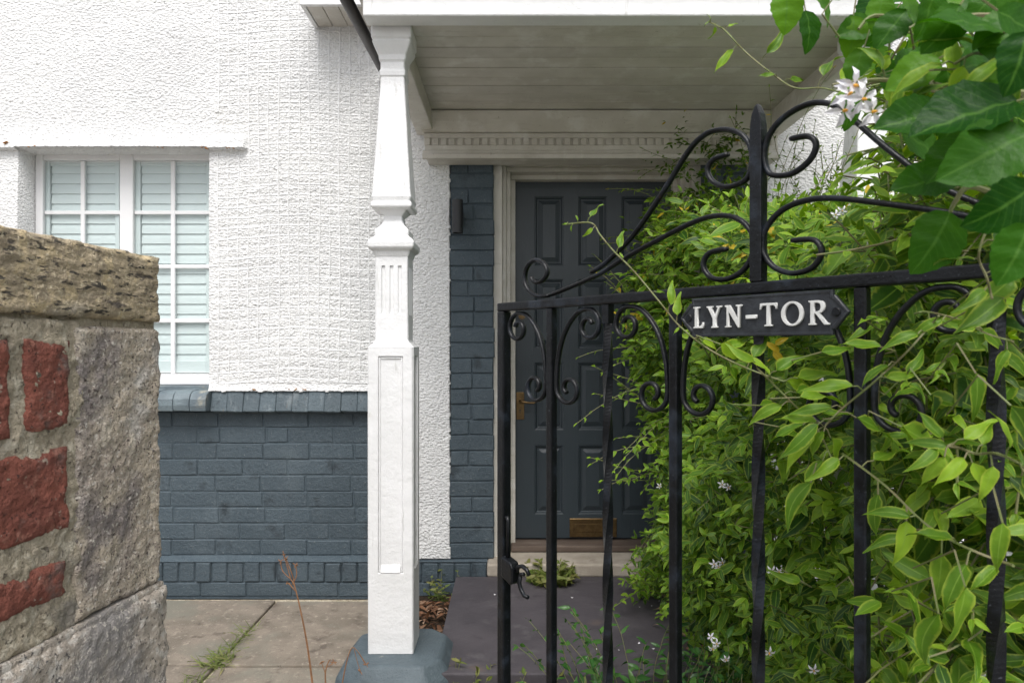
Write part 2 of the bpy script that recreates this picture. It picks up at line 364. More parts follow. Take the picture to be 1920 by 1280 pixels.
def rough_box(name, fx0, fx1, fz0, fz1, thick, step, amp, nscale, mat, parent, map3, seed, edge=.010, emul=1.0, st=(1, 1)):
    """stone or brick with a worn, uneven face and rounded ragged edges"""
    def h(X, Z):
        d = np.minimum(np.minimum(X - fx0, fx1 - X), np.minimum(Z - fz0, fz1 - Z))
        d = d + (fbm(X / .02, Z / .02, seed + 50, 3) - .5) * edge * 1.2
        r = np.clip(1 - d / edge, 0, 1)
        return -edge * emul * (1 - np.sqrt(np.clip(1 - r * r, 0, 1))) + amp * (fbm(X / nscale / st[0], Z / nscale / st[1], seed, 5, .72) - .5) * 2.4
    V, Q = field(fx0, fx1, fz0, fz1, step, h, lambda x, z: np.ones_like(x, bool), thick, map3)
    return np_part(name, V, Q, mat, parent)
# ------------------------------------------------------------------ ground
YW = 3.56                                              # face of the house wall
gb = MB(); gb.add([(-400, -400, -.03), (400, -400, -.03), (400, 400, -.03), (-400, 400, -.03)], [(0, 1, 2, 3)])
ground = structure(part('ground', gb, MT['tarmac']))
def soil_patch():
    V, Q = field(-.555, 2.6, 1.9, 3.55, .03, lambda X, Z: .022 * fbm(X / .1, Z / .1, 3, 4) - .012 + .03 * np.clip((X + .45) * 1.6, 0, 1) * np.clip((Z - 2.1) * 2, 0, 1),
                 lambda x, z: np.ones_like(x, bool), .04, lambda X, Z, H: (X, Z, H))
    return structure(np_part('soil', V, Q, MT['soil']))
soil_patch()
paving = MB(); paving.box(-3.4, -.3, 1.0, 3.53, -.029, -.012)
pav = structure(part('pavement', paving, MT['mortar']))
for (x0, x1, y0, y1, dz) in ((-1.196, -.56, 2.775, 3.475, 0), (-1.99, -1.206, 2.775, 3.485, .003), (-2.8, -2.0, 2.775, 3.48, .001),
                             (-1.19, -.62, 2.06, 2.763, -.003), (-1.99, -1.203, 2.06, 2.765, .002), (-2.8, -2.0, 2.06, 2.765, 0), (-1.19, -.58, 1.3, 2.05, .001), (-1.99, -1.2, 1.3, 2.05, 0)):
    b = MB(); b.box(x0, x1, y0, y1, -.04, dz); part('paving_slab', b, MT['flag'], pav, .006)
slab = MB(); slab.box(-.285, 1.28, 2.43, 3.47, .085, .128)
path = structure(part('path', slab, MT['slate'], None, .006))
b = MB(); b.box(-.25, 1.25, 2.47, 3.46, -.02, .0845); part('path_bed', b, MT['mortar'], path)

# ------------------------------------------------------------------ house
house = thing('house', 'white roughcast house with blue grey brickwork, a panelled front door and a wooden porch', 'house', (.45, 3.6, 0))
XL, XR_WIN, XL_WIN = -3.3, xx(392, YW), xx(35, YW)
Z_LINT, Z_RB, Z_PLINTH = zx(279, YW), zx(733, YW), zx(1047, YW)
X_DADO, X_PIER = -.60, xx(843, YW)
def net_amt(X, Z):
    a = np.clip((X - (-1.56 + .03 * (vnoise(Z * 3, Z * 0, 4) - .5))) / .02, 0, 1)
    lint = np.clip((Z - 2.36) / .2, 0, 1)
    return a * np.clip((-.60 - X) / .02, 0, 1) * np.where(Z < Z_RB + .04, 0, 1)
def render_h(X, Z):
    wx_ = X + .010 * (vnoise(X / .013, Z / .013, 21) - .5); wz_ = Z + .008 * (vnoise(X / .013, Z / .013, 22) - .5)
    h = .0012 * np.clip(vnoise(wx_ / .0125, wz_ / .0095, 1) * 1.9 - .55, 0, 1) + .0012 * (vnoise(X / .0075, Z / .0065, 9) - .5) + .016 * (fbm(X / .6, Z / .5, 2, 3) - .5)
    wz = Z + .012 * np.sin(X * 7) + .006 * np.sin(X * 31) * 0 + .006 * (vnoise(X / .09, Z / .3, 6) - .5)
    ph = (wz / .0535) % 1.0
    h = h + net_amt(X, Z) * (.0040 * np.abs(np.sin(ph * np.pi)) ** .6 + .002 * (vnoise(X / .053, Z / .053, 8) - .5))
    bell = np.clip(1 - (Z - Z_LINT) / .16, 0, 1) ** 2 * .035 * (Z > Z_LINT - .004) * np.clip((-1.375 - X) / .02, 0, 1)
    foot = np.clip(1 - (Z - Z_RB) / .07, 0, 1) ** 2 * .016 * (X > XR_WIN) * (X < X_DADO)
    return h + bell + foot
def render_keep(x, z):
    jz = .008 * (vnoise(x / .02, z / .02, 12) - .5)
    win = (x > XL_WIN) & (x < XR_WIN) & (z < Z_LINT) & (z > .9)
    dado = (x < X_DADO) & (z < Z_RB + jz)
    return ~win & ~dado & (x < X_PIER + jz)
V, Q = field(XL, X_PIER + .01, Z_PLINTH, 3.35, .0055, render_h, render_keep, .15, lambda X, Z, H: (X, YW - H, Z))
np_part('rendered_wall', V, Q, MT['render'], house)
V, Q = field(1.228, 4.2, -.02, 3.35, .012, lambda X, Z: .007 * (fbm(X / .02, Z / .02, 31, 2) - .5), lambda x, z: np.ones_like(x, bool), .15, lambda X, Z, H: (X, YW - H, Z))
rw = np_part('rendered_wall', V, Q, MT['render'], house)
# upper wall and body of the house behind the face
b = MB()
b.box(-5, 6, YW - .005, YW + .3, 3.352, 6.5)
b.box(-5, XL - .002, YW, YW + .3, 0, 3.351)
b.box(XL, XL_WIN - .003, YW + .152, YW + .3, 0, 3.35)
b.box(XR_WIN + .16, -.33, YW + .152, YW + .3, 0, 3.35)
b.box(XL_WIN - .003, XR_WIN + .16, YW + .152, YW + .3, Z_LINT + .01, 3.35)
b.box(X_PIER - .02, 1.228, YW + .001, YW + .3, 2.29, 3.35)
b.box(4.2, 6, YW, YW + .3, 0, 3.35)
part('house_wall', b, MT['render'], house)
b = MB(); b.box(-5.2, 6.2, YW - .5, 9, 6.5, 6.7); part('roof', b, MT['roof'], house)
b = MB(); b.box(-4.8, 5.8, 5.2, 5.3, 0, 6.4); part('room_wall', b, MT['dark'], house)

# bricks: a few shared shapes, painted
def brick_mesh(name, w, h, d, mat, seed, bev=.005, jitter=.002):
    bm = bmesh.new(); r = random.Random(seed)
    bmesh.ops.create_cube(bm, size=1)
    for v in bm.verts: v.co = Vector((v.co.x * w + r.uniform(-jitter, jitter), v.co.y * d + (r.uniform(-jitter, jitter) * .8 if v.co.y < 0 else 0), v.co.z * h + r.uniform(-jitter, jitter)))
    bmesh.ops.bevel(bm, geom=list(bm.edges), offset=bev, segments=1, affect='EDGES', profile=.5)
    me = bpy.data.meshes.new(name); bm.to_mesh(me); bm.free(); me.materials.append(mat); return me
BS = [brick_mesh('brick', .233, .0775, .06, MT['blue'], i, .0042, .0024) for i in range(7)]
BH = [brick_mesh('brick', .112, .076, .06, MT['blue'], 20 + i, .005) for i in range(4)]
BV = [brick_mesh('brick', .0785, .106, .06, MT['blue'], 40 + i, .006) for i in range(5)]
YB = YW + .034                                          # face of the painted bricks
Z_TOP, Z_BOT = zx(771, YB), zx(1041, YB)
NC = 9; CH = (Z_TOP - Z_BOT) / NC
b = MB(); b.box(XL, X_DADO + .03, YB + .006, YB + .10, 0, Z_RB - .002)
dado = part('painted_brickwork', b, MT['blue'], house)
rb = random.Random(5)
def scaled(me, base_w, w): return (w / base_w, 1, 1)
for c in range(NC):
    z = Z_BOT + (c + .5) * CH
    x = -2.98 + (.118 if c % 2 else 0) + rb.uniform(-.012, .012)
    while x < X_DADO + .02:
        if rb.random() < .12: w, me, bw = .112, rb.choice(BH), .112
        else: w, me, bw = .231 + rb.uniform(-.006, .006), rb.choice(BS), .231
        x1 = min(x + w, X_DADO + .03)
        if x1 - x > .02:
            inst('brick', me, dado, ((x + x1) / 2, YB + .0318 + rb.uniform(-.0020, .0020), z + rb.uniform(-.0015, .0015)), None, ((x1 - x) / bw, 1, CH / .084 * 1.005))
        x += w + .0075
# soldier course under the render and bullnosed sill under the window
def bull_mesh(seed):
    r = random.Random(seed); m = MB(); w = .0825
    prof = [(.06, 0), (-.055, 0), (-.062, .03), (-.06, .062), (-.045, .088), (-.02, .102), (.06, .106)]
    m.prism(prof, lambda a, bb, d: (d, a, bb - .05 + r.uniform(-.001, .001)), -w / 2, w / 2)
    return mesh_of('sill_brick', m, MT['bluesill'], .004, 2)
BN = [bull_mesh(i) for i in range(3)]
BT = [brick_mesh('brick', .0835, .100, .07, MT['bluelit'], 60 + i, .0028, .0015) for i in range(4)]
ZS0, ZS1 = zx(771, 3.5), zx(724, 3.5)
k = 0; x = -3.0
while x < X_DADO + .02:
    if x < XR_WIN - .04: inst('sill_brick', rb.choice(BN), dado, (x + .042, YW - .015, zx(771, 3.5) + .052 + rb.uniform(-.002, .002)))
    else: inst('brick', rb.choice(BT), dado, (x + .042, YW + .018 + rb.uniform(-.003, .003), (Z_TOP + Z_RB) / 2 + rb.uniform(-.002, .002)), Matrix.Rotation(math.radians(-14), 3, 'X'), (1, 1, (Z_RB - Z_TOP + .012) / .1))
    x += .0845
# projecting plinth: sloping ledge, soldier course, bottom course
YP = YW - .012
b = MB()
zl0, zl1 = zx(1053, YP), Z_BOT
b.prism([(YB + .03, -.02), (YP + .010, -.02), (YP + .010, zl0 - .002), (YP - .002, zl0), (YB + .004, zl1), (YB + .03, zl1)], lambda a, c, d: (d, a, c), XL, -.128)
plinth = part('plinth', b, MT['blue'], house, .003)
zc0, zc1 = zx(1091, YP), zl0 - .004
x = -3.0
while x < -.15:
    inst('brick', rb.choice(BV), plinth, (x + .042, YP + .03 + rb.uniform(-.003, .003), (zc0 + zc1) / 2 + rb.uniform(-.002, .002)), None, (1, 1, (zc1 - zc0) / .109))
    x += .0845
x = -3.05
while x < -.15:
    inst('brick', rb.choice(BS), plinth, (x + .115, YP + .033 + rb.uniform(-.003, .003), zc0 / 2 - .004), None, (1, 1, .9))
    x += .239
# brick piers either side of the door
for (px0, px1) in ((X_PIER + .002, xx(926, YW)), (.995, 1.225)):
    b = MB(); b.box(px0 + .003, px1 - .003, YW + .010, YW + .12, Z_PLINTH - .005, zx(296, YW) + .02)
    pier = part('brick_pier', b, MT['blue'], house)
    wd = px1 - px0; n = 26; zt = zx(296, YW); ch = (zt - Z_PLINTH) / n
    for c in range(n):
        z = Z_PLINTH + (c + .5) * ch
        cuts = [px0, px1] if rb.random() < .62 else [px0, px0 + wd * rb.choice((.42, .5, .55)), px1]
        for a, d in zip(cuts[:-1], cuts[1:]):
            w = d - a - (.004 if len(cuts) > 2 else 0)
            me, bw = (rb.choice(BS), .231) if w > .16 else (rb.choice(BH), .112)
            inst('brick', me, pier, ((a + d) / 2 + rb.uniform(-.0015, .0015), YW + .033 + rb.uniform(-.0025, .0025), z), None, (w / bw, 1, (ch - .006) / .076))

b = MB()
for (px, py, k) in ((8, 268, 5), (60, 276, 2), (385, 277, 3), (430, 276, 3), (478, 730, 4), (548, 730, 4), (566, 731, 2), (300, 277, 2)):
    for _ in range(k):
        p = at(px + rb.uniform(-8, 8), py + rb.uniform(-2.5, 1.5), YW - (.034 if py < 400 else .016)); r = rb.uniform(.003, .006)
        b.rings([[(p.x + r * f * math.cos(a), p.y + d, p.z + .6 * r * f * math.sin(a)) for a in np.linspace(0, 6.283, 7)[:-1]] for f, d in ((1, .012), (1, 0), (.5, -.003))], True)
stuff(part('lichen', b, MT['lichen'], house))
# wire netting painted over on the wall
b = MB()
for i in range(19):
    x = -1.53 + i * .0525
    pts = []
    z = Z_RB + .05
    while z < 3.3:
        if not (x < -1.375 and Z_LINT - .02 < z < Z_LINT + .17) and x < X_DADO - .01:
            hh = float(render_h(np.array([x]), np.array([z]))[0])
            pts.append((x + .004 * math.sin(z * 5 + i), YW - max(hh, .0015) - .0006, z))
        else:
            if len(pts) > 2: b.tube(pts, .0027, 5)
            pts = []
        z += .027
    if len(pts) > 2: b.tube(pts,   .0027 if i % 6 else .0036, 5)
for j in range(43):
    z0 = Z_RB + .05 + j * .0535; pts = []
    x = -1.53
    while x < X_DADO - .01:
        z = z0 - .012 * math.sin(x * 7) + .002 * math.sin(x * 31 + j)
        if not (x < -1.375 and Z_LINT - .03 < z < Z_LINT + .17):
            hh = float(render_h(np.array([x]), np.array([z]))[0])
            pts.append((x, YW - hh - .0010, z))
        else:
            if len(pts) > 2: b.tube(pts, .0019, 4)
            pts = []
        x += .0265
    if len(pts) > 2: b.tube(pts, .0019, 4)
stuff(part('wire_netting', b, MT['wire'], house))

# ------------------------------------------------------------------ window
YF = 3.68
def wz(py): return zx(py, YF)
def wx(px): return xx(px, YF)
b = MB()
z0, z1 = wz(721), wz(283)
for (a, c) in ((66, 80), (224, 249), (394, 413)): b.box(wx(a), wx(c), YF, YF + .04, z0, z1)
for (a, c) in ((80, 224), (249, 394)):
    b.box(wx(a) + .0005, wx(c) - .0005, YF + .002, YF + .04, wz(300), z1); b.box(wx(a) + .0005, wx(c) - .0005, YF + .002, YF + .04, z0, wz(701))
window = part('window', b, MT['upvc'], house, .004)
yrows = [301, 397.5, 499, 601, 700]
slat_me = {}
for (a, c) in ((80, 224), (249, 394)):
    mid = (a + c) / 2
    bb = MB(); bb.box(wx(mid - 4), wx(mid + 4), YF + .012, YF + .030, wz(700.5), wz(300.5)); part('glazing_bar', bb, MT['upvc'], window, .003)
    for y in yrows[1:-1]:
        bb = MB(); bb.box(wx(a + .3), wx(c - .3), YF + .014, YF + .028, wz(y + 3.5), wz(y - 3.5)); part('glazing_bar', bb, MT['upvc'], window, .003)
    for r in range(4):
        for (p, q) in ((a, mid - 3), (mid + 3, c)):
            bb = MB(); bb.box(wx(p), wx(q), YF + .018, YF + .022, wz(yrows[r + 1] - 2.5), wz(yrows[r] + 2.5)); part('pane', bb, MT['glass'], window)
    ys = YF + .040
    bb = MB()
    xa, xb = xx(a + 3, ys), xx(c + 2, ys); sw = .038
    bb.box(xa, xa + sw, ys - .012, ys + .016, zx(699, ys), zx(299, ys)); bb.box(xb - sw * .6, xb, ys - .012, ys + .016, zx(699, ys), zx(299, ys))
    bb.box(xa + sw + .001, xb - sw * .6 - .001, ys - .01, ys + .014, zx(312, ys), zx(299, ys)); bb.box(xa + sw + .001, xb - sw * .6 - .001, ys - .01, ys + .014, zx(699, ys), zx(676, ys))
    part('shutter_frame', bb, MT['slat'], window, .002)
    w = xb - xa - sw * 1.6 - .006
    m = MB(); pr = [(-.004, -.031), (.004, -.030), (.0055, 0), (.004, .031), (-.004, .030), (-.0055, 0)]
    ang = math.radians(-9)
    m.prism([(p * math.cos(ang) - q * math.sin(ang), p * math.sin(ang) + q * math.cos(ang)) for p, q in pr], lambda p, q, d: (d, p, q), -w / 2, w / 2)
    me = mesh_of('shutter_slat', m, MT['slat'], .0015, 1)
    z = zx(672, ys)
    while z < zx(304, ys):
        inst('shutter_slat', me, window, (xa + sw + .003 + w / 2, ys + .004, z)); z += .0545
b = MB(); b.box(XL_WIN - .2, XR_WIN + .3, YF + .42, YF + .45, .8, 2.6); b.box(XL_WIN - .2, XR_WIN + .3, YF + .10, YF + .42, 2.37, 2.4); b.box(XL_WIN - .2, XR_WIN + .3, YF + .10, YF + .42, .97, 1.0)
part('leak_backing', b, MT['dark'], window)  # dark box added close behind the slats to stop light leaking
b = MB(); b.box(XL_WIN - .02, XR_WIN + .15, YW + .03, YF + .10, .96, wz(721) - .002); part('window_sill', b, MT['bluesill'], window)

# ------------------------------------------------------------------ door
YD = 3.79
def dx(px): return xx(px, YD)
def dz(py): return zx(py, YD)
DX0, DX1, DZ0, DZ1 = dx(965), dx(1259), dz(1010), dz(340)
cols = [(1003, 1056), (1085, 1138), (1166, 1219)]
rows = [(369, 497), (524, 652), (680, 805), (835, 963)]
us = [DX0 + .003] + [dx(v) for c in cols for v in c] + [DX1 - .003]
zs = [DZ0 + .006] + [dz(v) for r in reversed(rows) for v in reversed(r)] + [DZ1 - .003]
b = MB()
b.grid_face(us, zs, lambda i, j: .030 if (i % 2 and j % 2) else 0.0, lambda u, z, d: (u, YD + d, z))
b.add([(us[0], YD + .044, zs[0]), (us[-1], YD + .044, zs[0]), (us[-1], YD + .044, zs[-1]), (us[0], YD + .044, zs[-1])], [(0, 1, 2, 3)])
b.add([(us[0], YD, zs[0]), (us[0], YD + .044, zs[0]), (us[0], YD + .044, zs[-1]), (us[0], YD, zs[-1])], [(0, 1, 2, 3)])
b.add([(us[-1], YD, zs[0]), (us[-1], YD + .044, zs[0]), (us[-1], YD + .044, zs[-1]), (us[-1], YD, zs[-1])], [(0, 1, 2, 3)])
b.add([(us[0], YD, zs[0]), (us[-1], YD, zs[0]), (us[-1], YD + .044, zs[0]), (us[0], YD + .044, zs[0])], [(0, 1, 2, 3)])
b.add([(us[0], YD, zs[-1]), (us[-1], YD, zs[-1]), (us[-1], YD + .044, zs[-1]), (us[0], YD + .044, zs[-1])], [(0, 1, 2, 3)])
door = part('door', b, MT['door'], house, .0025, 2, weld=True)
for r in rows:
    for c in cols:
        m = MB(); x0, x1, z0, z1 = dx(c[0]) + .0005, dx(c[1]) - .0005, dz(r[1]) + .0005, dz(r[0]) - .0005
        def rr(i, d): return [(x0 + i, YD + d, z0 + i), (x1 - i, YD + d, z0 + i), (x1 - i, YD + d, z1 - i), (x0 + i, YD + d, z1 - i)]
        m.rings([rr(0, .028), rr(0, .002), rr(.006, .004), rr(.011, .013), rr(.013, .014), rr(.019, .014), rr(.021, .012), rr(.040, .004), rr(.042, .002)], False)
        m.add(rr(.042, .002), [(0, 1, 2, 3)])
        part('door_panel', m, MT['door'], door)
# furniture
b = MB(); b.box(dx(968), dx(983), YD - .005, YD - .0003, dz(786), dz(735)); handle = part('handle_plate', b, MT['brass'], door, .0015)
b = MB(); b.tube([(dx(975.5), YD - .004, dz(751)), (dx(975.5), YD - .046, dz(751)), (dx(979), YD - .052, dz(751.5)), (dx(990), YD - .054, dz(753.5)), (dx(1000), YD - .053, dz(754)), (dx(1005), YD - .050, dz(750.5))], [.009, .0075, .0075, .0065, .006, .0065], 10)
part('door_handle', b, MT['brass'], door, 0, 1, True)
b = MB(); b.tube([(dx(975), YD - .0062, dz(768)), (dx(975), YD - .0048, dz(768))], .0042, 10); b.box(dx(974.3), dx(975.9), YD - .0060, YD - .0049, dz(774), dz(769)); part('keyhole', b, MT['lamp'], door)
b = MB(); b.tube([(dx(978.5), YD - .0003, dz(592)), (dx(978.5), YD - .007, dz(592))], .0195, 20); b.tube([(dx(978.5), YD - .0072, dz(592)), (dx(978.5), YD - .016, dz(592))], .0125, 18)
b.box(dx(978.5) - .0012, dx(978.5) + .0012, YD - .0175, YD - .0162, dz(592) - .006, dz(592) + .006)
part('door_lock', b, MT['brass'], door, .0012)
b = MB()
lx0, lx1, lz0, lz1 = dx(1068), dx(1156), dz(1006), dz(971)
def lr(i, d): return [(lx0 + i, YD - d, lz0 + i), (lx1 - i, YD - d, lz0 + i), (lx1 - i, YD - d, lz1 - i), (lx0 + i, YD - d, lz1 - i)]
b.rings([lr(0, .0003), lr(0, .006), lr(.003, .008), lr(.022, .008), lr(.025, .004)], False); b.add(lr(.025, .004), [(0, 1, 2, 3)])
lp = part('letter_plate', b, MT['brass'], door)
b = MB(); b.box(lx0 + .028, lx1 - .028, YD - .0078, YD - .0045, lz0 + .028, lz1 - .028); part('letter_flap', b, MT['brass'], door, .0015)
# frame
b = MB()
steps = [(.1135, .066, 3.600), (.066, .045, 3.645), (.045, .022, 3.672), (.022, -.004, 3.735)]
for (o, i, y) in steps:
    b.box(DX0 - o, DX0 - i - .0003, y, YD + .06, .13, DZ1 + i); b.box(DX1 + i + .0003, DX1 + o, y, YD + .06, .13, DZ1 + i)
    b.box(DX0 - o, DX1 + o, y + .0004, YD + .06, DZ1 + i + .0003, DZ1 + min(o, .078))
part('door_frame', b, MT['whiteold'], house, .003)
b = MB(); b.box(DX0 - .02, DX1 + .02, 3.672, 3.86, zx(1035, 3.672), DZ0 - .004); part('threshold', b, MT['threshold'], house, .008)
b = MB(); b.box(-.128, 1.02, 3.476, 3.80, .12, zx(1035, 3.672) - .002); part('doorstep', b, MT['step'], house, .012, 3)
b = MB(); b.box(DX0 - .2, DX1 + .3, YD + .05, YD + .06, 0, 2.4); part('room_wall', b, MT['dark'], house)

# ------------------------------------------------------------------ porch
ZC = 2.47                                              # boarded ceiling
b = MB(); b.box(-.53, 1.426, 2.42, 2.50, ZC - .008, 2.80)
beam = part('porch_beam', b, MT['white'], house, .006)
b = MB(); b.box(-.545, 1.44, 2.395, 2.418, 2.553, 2.60); part('beam_moulding', b, MT['white'], house, .006)
for xc in (-.445, 1.34):
    b = MB(); b.box(xc - .045, xc + .045, 2.665, YW - .03, 2.385, 2.60); part('porch_side_beam', b, MT['whiteold'], house, .005)
b = MB(); b.box(-.56, 1.46, 2.44, YW - .001, 2.56, 2.58); porch_ceiling = part('porch_ceiling', b, MT['whiteold'], house)
y = 2.502; i = 0
while y < YW - .02:
    y1 = min(y + .0975, YW - .002); bb = MB(); bb.box(-.40 - .1, 1.39, y + .0034, y1 - .0034, ZC + rb.uniform(0, .0025), ZC + .02)
    part('ceiling_board', bb, MT['whiteold'], porch_ceiling, .0016, 1); y = y1
b = MB(); b.box(-.60, 1.50, 2.36, YW - .001, 2.81, 2.95); part('porch_roof', b, MT['roof'], house)
# cornice over the door
b = MB(); CX0, CX1 = -.445, 1.345
b.box(CX0 + .012, CX1, 3.46, YW - .002, 2.240, ZC - .002)
b.prism([(3.4598, 2.372), (3.440, 2.376), (3.405, 2.42), (3.385, 2.455), (3.385, ZC - .003), (3.4598, ZC - .003)], lambda a, c, d: (d, a, c), CX0 - .01, CX1)
b.box(CX0, CX1, 3.447, 3.4597, 2.347, 2.371)
b.box(CX0 + .004, CX1, 3.449, 3.4597, 2.285, 2.3115)
b.prism([(3.4597, 2.240), (3.432, 2.240), (3.430, 2.262), (3.442, 2.270), (3.446, 2.2848), (3.4597, 2.2848)], lambda a, c, d: (d, a, c), CX0 - .006, CX1)
cornice = part('cornice', b, MT['whiteold'], house, .002, 1)
m = MB(); m.box(-.0145, .0145, 0, .0105, 0, .0345); dm = mesh_of('dentil', m, MT['whiteold'], .0015, 1)
x = CX0 + .016
while x < CX1 - .01:
    inst('dentil', dm, cornice, (x, 3.449, 2.312)); x += .0417
# posts
PROF = [(1225, 42.5), (650, 42.5), (641, 33), (637, 31.5), (480, 31.5), (477, 33), (469, 36), (465, 41.5), (462, 43.5), (454, 44), (449, 42), (447, 40), (440, 32), (437, 32.5), (429, 32.5),
        (425, 29), (417, 22), (409, 18.5), (400, 18), (396, 22), (392, 26), (389.5, 27.5), (388, 37), (385, 39), (379, 39), (376, 36.5), (375, 35.5), (367, 37.5), (361, 36.5), (136, 22.5), (134, 24.5), (125, 25), (121, 23),
        (108, 23), (104, 25.5), (95, 26.5), (88, 30), (80, 34), (73, 36.5), (70, 35), (66, 38), (40, 38), (36, 38)]
PY = 2.583
def porch_post(xc):
    m = MB(); zf = lambda y: zx(y, 2.5)
    pr = [(h * 2.5 / FPX, zf(y)) for y, h in PROF]
    def ring(h, z):
        c = min(.004, h * .12)
        return [(xc + a, PY + e, z) for a, e in ((-h + c, -h), (h - c, -h), (h, -h + c), (h, h - c), (h - c, h), (-h + c, h), (-h, h - c), (-h, -h + c))]
    m.rings([ring(h, z) for h, z in pr[1:4]], False)
    m.rings([ring(h, z) for h, z in pr[4:]], True)
    h0, h1 = pr[0][0], pr[3][0]
    zb, zt = pr[0][1], pr[1][1]
    za, ze = pr[3][1], pr[4][1]
    c = .004
    for k in range(4):
        R = Matrix.Rotation(k * math.pi / 2, 3, 'Z')
        def fn(h): return lambda u, z, d: tuple(Vector((xc, PY, 0)) + R @ Vector((u, -h + d, 0)) + Vector((0, 0, z)))
        px = 2.5 / FPX
        m.grid_face([-h0 + c, -23 * px, 23 * px, h0 - c], [zb, zf(1074), zf(668), zt], lambda i, j: .008 if i == 1 and j == 1 else 0, fn(h0))
        fu = [-h1 + c]
        for q in (-15.5, 0, 15.5): fu += [(q - 3.2) * px, (q + 3.2) * px]
        m.grid_face(fu + [h1 - c], [za, zf(588), zf(497), ze], lambda i, j: .007 if i % 2 and j == 1 else 0, fn(h1))
        for hh, a, e in ((h0, zb, zt), (h1, za, ze)):
            p = [R @ Vector((hh - c, -hh, 0)), R @ Vector((hh, -hh + c, 0))]; o = Vector((xc, PY, 0))
            m.add([tuple(o + p[0] + Vector((0, 0, a))), tuple(o + p[1] + Vector((0, 0, a))), tuple(o + p[1] + Vector((0, 0, e))), tuple(o + p[0] + Vector((0, 0, e)))], [(0, 1, 2, 3)])
    # planted mouldings round the lower panel
    post = part('porch_post', m, MT['white'], house, .0022, 2, weld=True)
    px = 2.5 / FPX
    for k in range(4):
        R = Matrix.Rotation(k * math.pi / 2, 3, 'Z'); bb = MB()
        def g(u0, u1, d0, d1, z0, z1):
            q = [tuple(Vector((xc, PY, 0)) + R @ Vector((u, -h0 + d, 0)) + Vector((0, 0, z))) for z in (z0, z1) for u, d in ((u0, d0), (u1, d0), (u1, d1), (u0, d1))]
            bb.add(q, [(0, 3, 2, 1), (4, 5, 6, 7), (0, 1, 5, 4), (1, 2, 6, 5), (2, 3, 7, 6), (3, 0, 4, 7)])
        g(-22.5 * px, -19 * px, .004, .0078, zf(1073), zf(669)); g(19 * px, 22.5 * px, .004, .0078, zf(1073), zf(669)); g(-18.8 * px, 18.8 * px, .004, .0078, zf(673), zf(669.2))
        q = [(-20, -1), (20, -1)]
        bb.prism([(.0078, zf(1073)), (-.003, zf(1073.5)), (.002, zf(1067)), (.0078, zf(1058))], lambda a, z, d: tuple(Vector((xc, PY, 0)) + R @ Vector((d, -h0 + a, 0)) + Vector((0, 0, z))), -18.7 * px, 18.7 * px)
        part('panel_moulding', bb, MT['white'], post, .002, 1)
    # chamfered stone under the post
    bb = MB(); cx_, cy_ = xc + .022, 2.572
    def oc(h, c, z): return [(cx_ + a, cy_ + e, z) for a, e in ((-h + c, -h), (h - c, -h), (h, -h + c), (h, h - c), (h - c, h), (-h + c, h), (-h, h - c), (-h, -h + c))]
    bb.rings([oc(.213, .085, -.03), oc(.213, .085, .100), oc(.165, .062, zx(1225, 2.5) - .001)], True)
    part('post_base', bb, MT['bluebase'], post, .012, 3)
porch_post(-.445); porch_post(1.338)
# gutter along the porch side and the boarded corbel beside it
b = MB(); b.tube([(-.665, 2.1, 2.655), (-.662, 3.0, 2.690), (-.660, YW - .01, 2.715)], .026, 10); part('gutter', b, MT['gutter'], house, 0, 1, True)
b = MB(); b.box(-1.03, -.70, 3.312, 3.335, 2.951, 3.34); b.box(-1.03, -1.008, 3.336, YW - .004, 2.951, 3.34)
corb = part('corbel_box', b, MT['white'], house, .003)
for i in range(4):
    bb = MB(); x0 = -1.007 + i * .0785; bb.box(x0 + .001, x0 + .0765, 3.336, YW - .008, 2.956, 2.975); part('corbel_board', bb, MT['whiteold'], corb, .003, 1)
# wall lamp
YL = YW - .075
lamp = thing('wall_lamp', 'black cylindrical wall lamp on the blue grey brick pier beside the front door', 'lamp', (xx(858, YL), YW, zx(406, YL)))
lx, lz0, lz1 = xx(858, YL), zx(437, YL), zx(375, YL); r = .0275
b = MB(); circ = lambda rr, z: [(lx + rr * math.cos(a), YL + rr * math.sin(a), z) for a in np.linspace(0, 2 * math.pi, 25)[:-1]]
b.rings([circ(r * .8, lz0 + .02), circ(r * .86, lz0), circ(r, lz0), circ(r, lz1), circ(r * .86, lz1), circ(r * .8, lz1 - .02)], True)
part('lamp_body', b, MT['lamp'], lamp)
b = MB(); b.tube([(lx, YL + r - .003, (lz0 + lz1) / 2), (lx, YW - .006, (lz0 + lz1) / 2)], .012, 10); b.box(lx - .025, lx + .025, YW - .008, YW + .004, (lz0 + lz1) / 2 - .035, (lz0 + lz1) / 2 + .035)
part('lamp_bracket', b, MT['lamp'], lamp, .002)
# ------------------------------------------------------------------ garden wall at the left of the gateway
GW0 = Vector((-.516, 1.0, 0)); GD = Vector((-.127, -1, 0)).normalized(); GN = Vector((1, -.127, 0)).normalized()   # far corner, along the face towards the street, face normal
gwall = thing('garden_wall', 'old brick and stone garden wall end with a sandstone coping beside the black gate', 'wall', (-.65, .8, 0))
def gm(o): return lambda X, Z, H: (GW0.x + GD.x * X + GN.x * (H + o), GW0.y + GD.y * X + GN.y * (H + o), Z)
def gmap_box(s0, s1, d0, d1, z0, z1, m):
    q = [(GW0 + GD * s + GN * (-d)) + Vector((0, 0, z)) for z in (z0, z1) for s, d in ((s0, d0), (s1, d0), (s1, d1), (s0, d1))]
    m.add(q, [(0, 3, 2, 1), (4, 5, 6, 7), (0, 1, 5, 4), (1, 2, 6, 5), (2, 3, 7, 6), (3, 0, 4, 7)])
b = MB(); gmap_box(.012, .62, .03, .9, -.03, 1.30, b); part('wall_core', b, MT['mortar'], gwall)
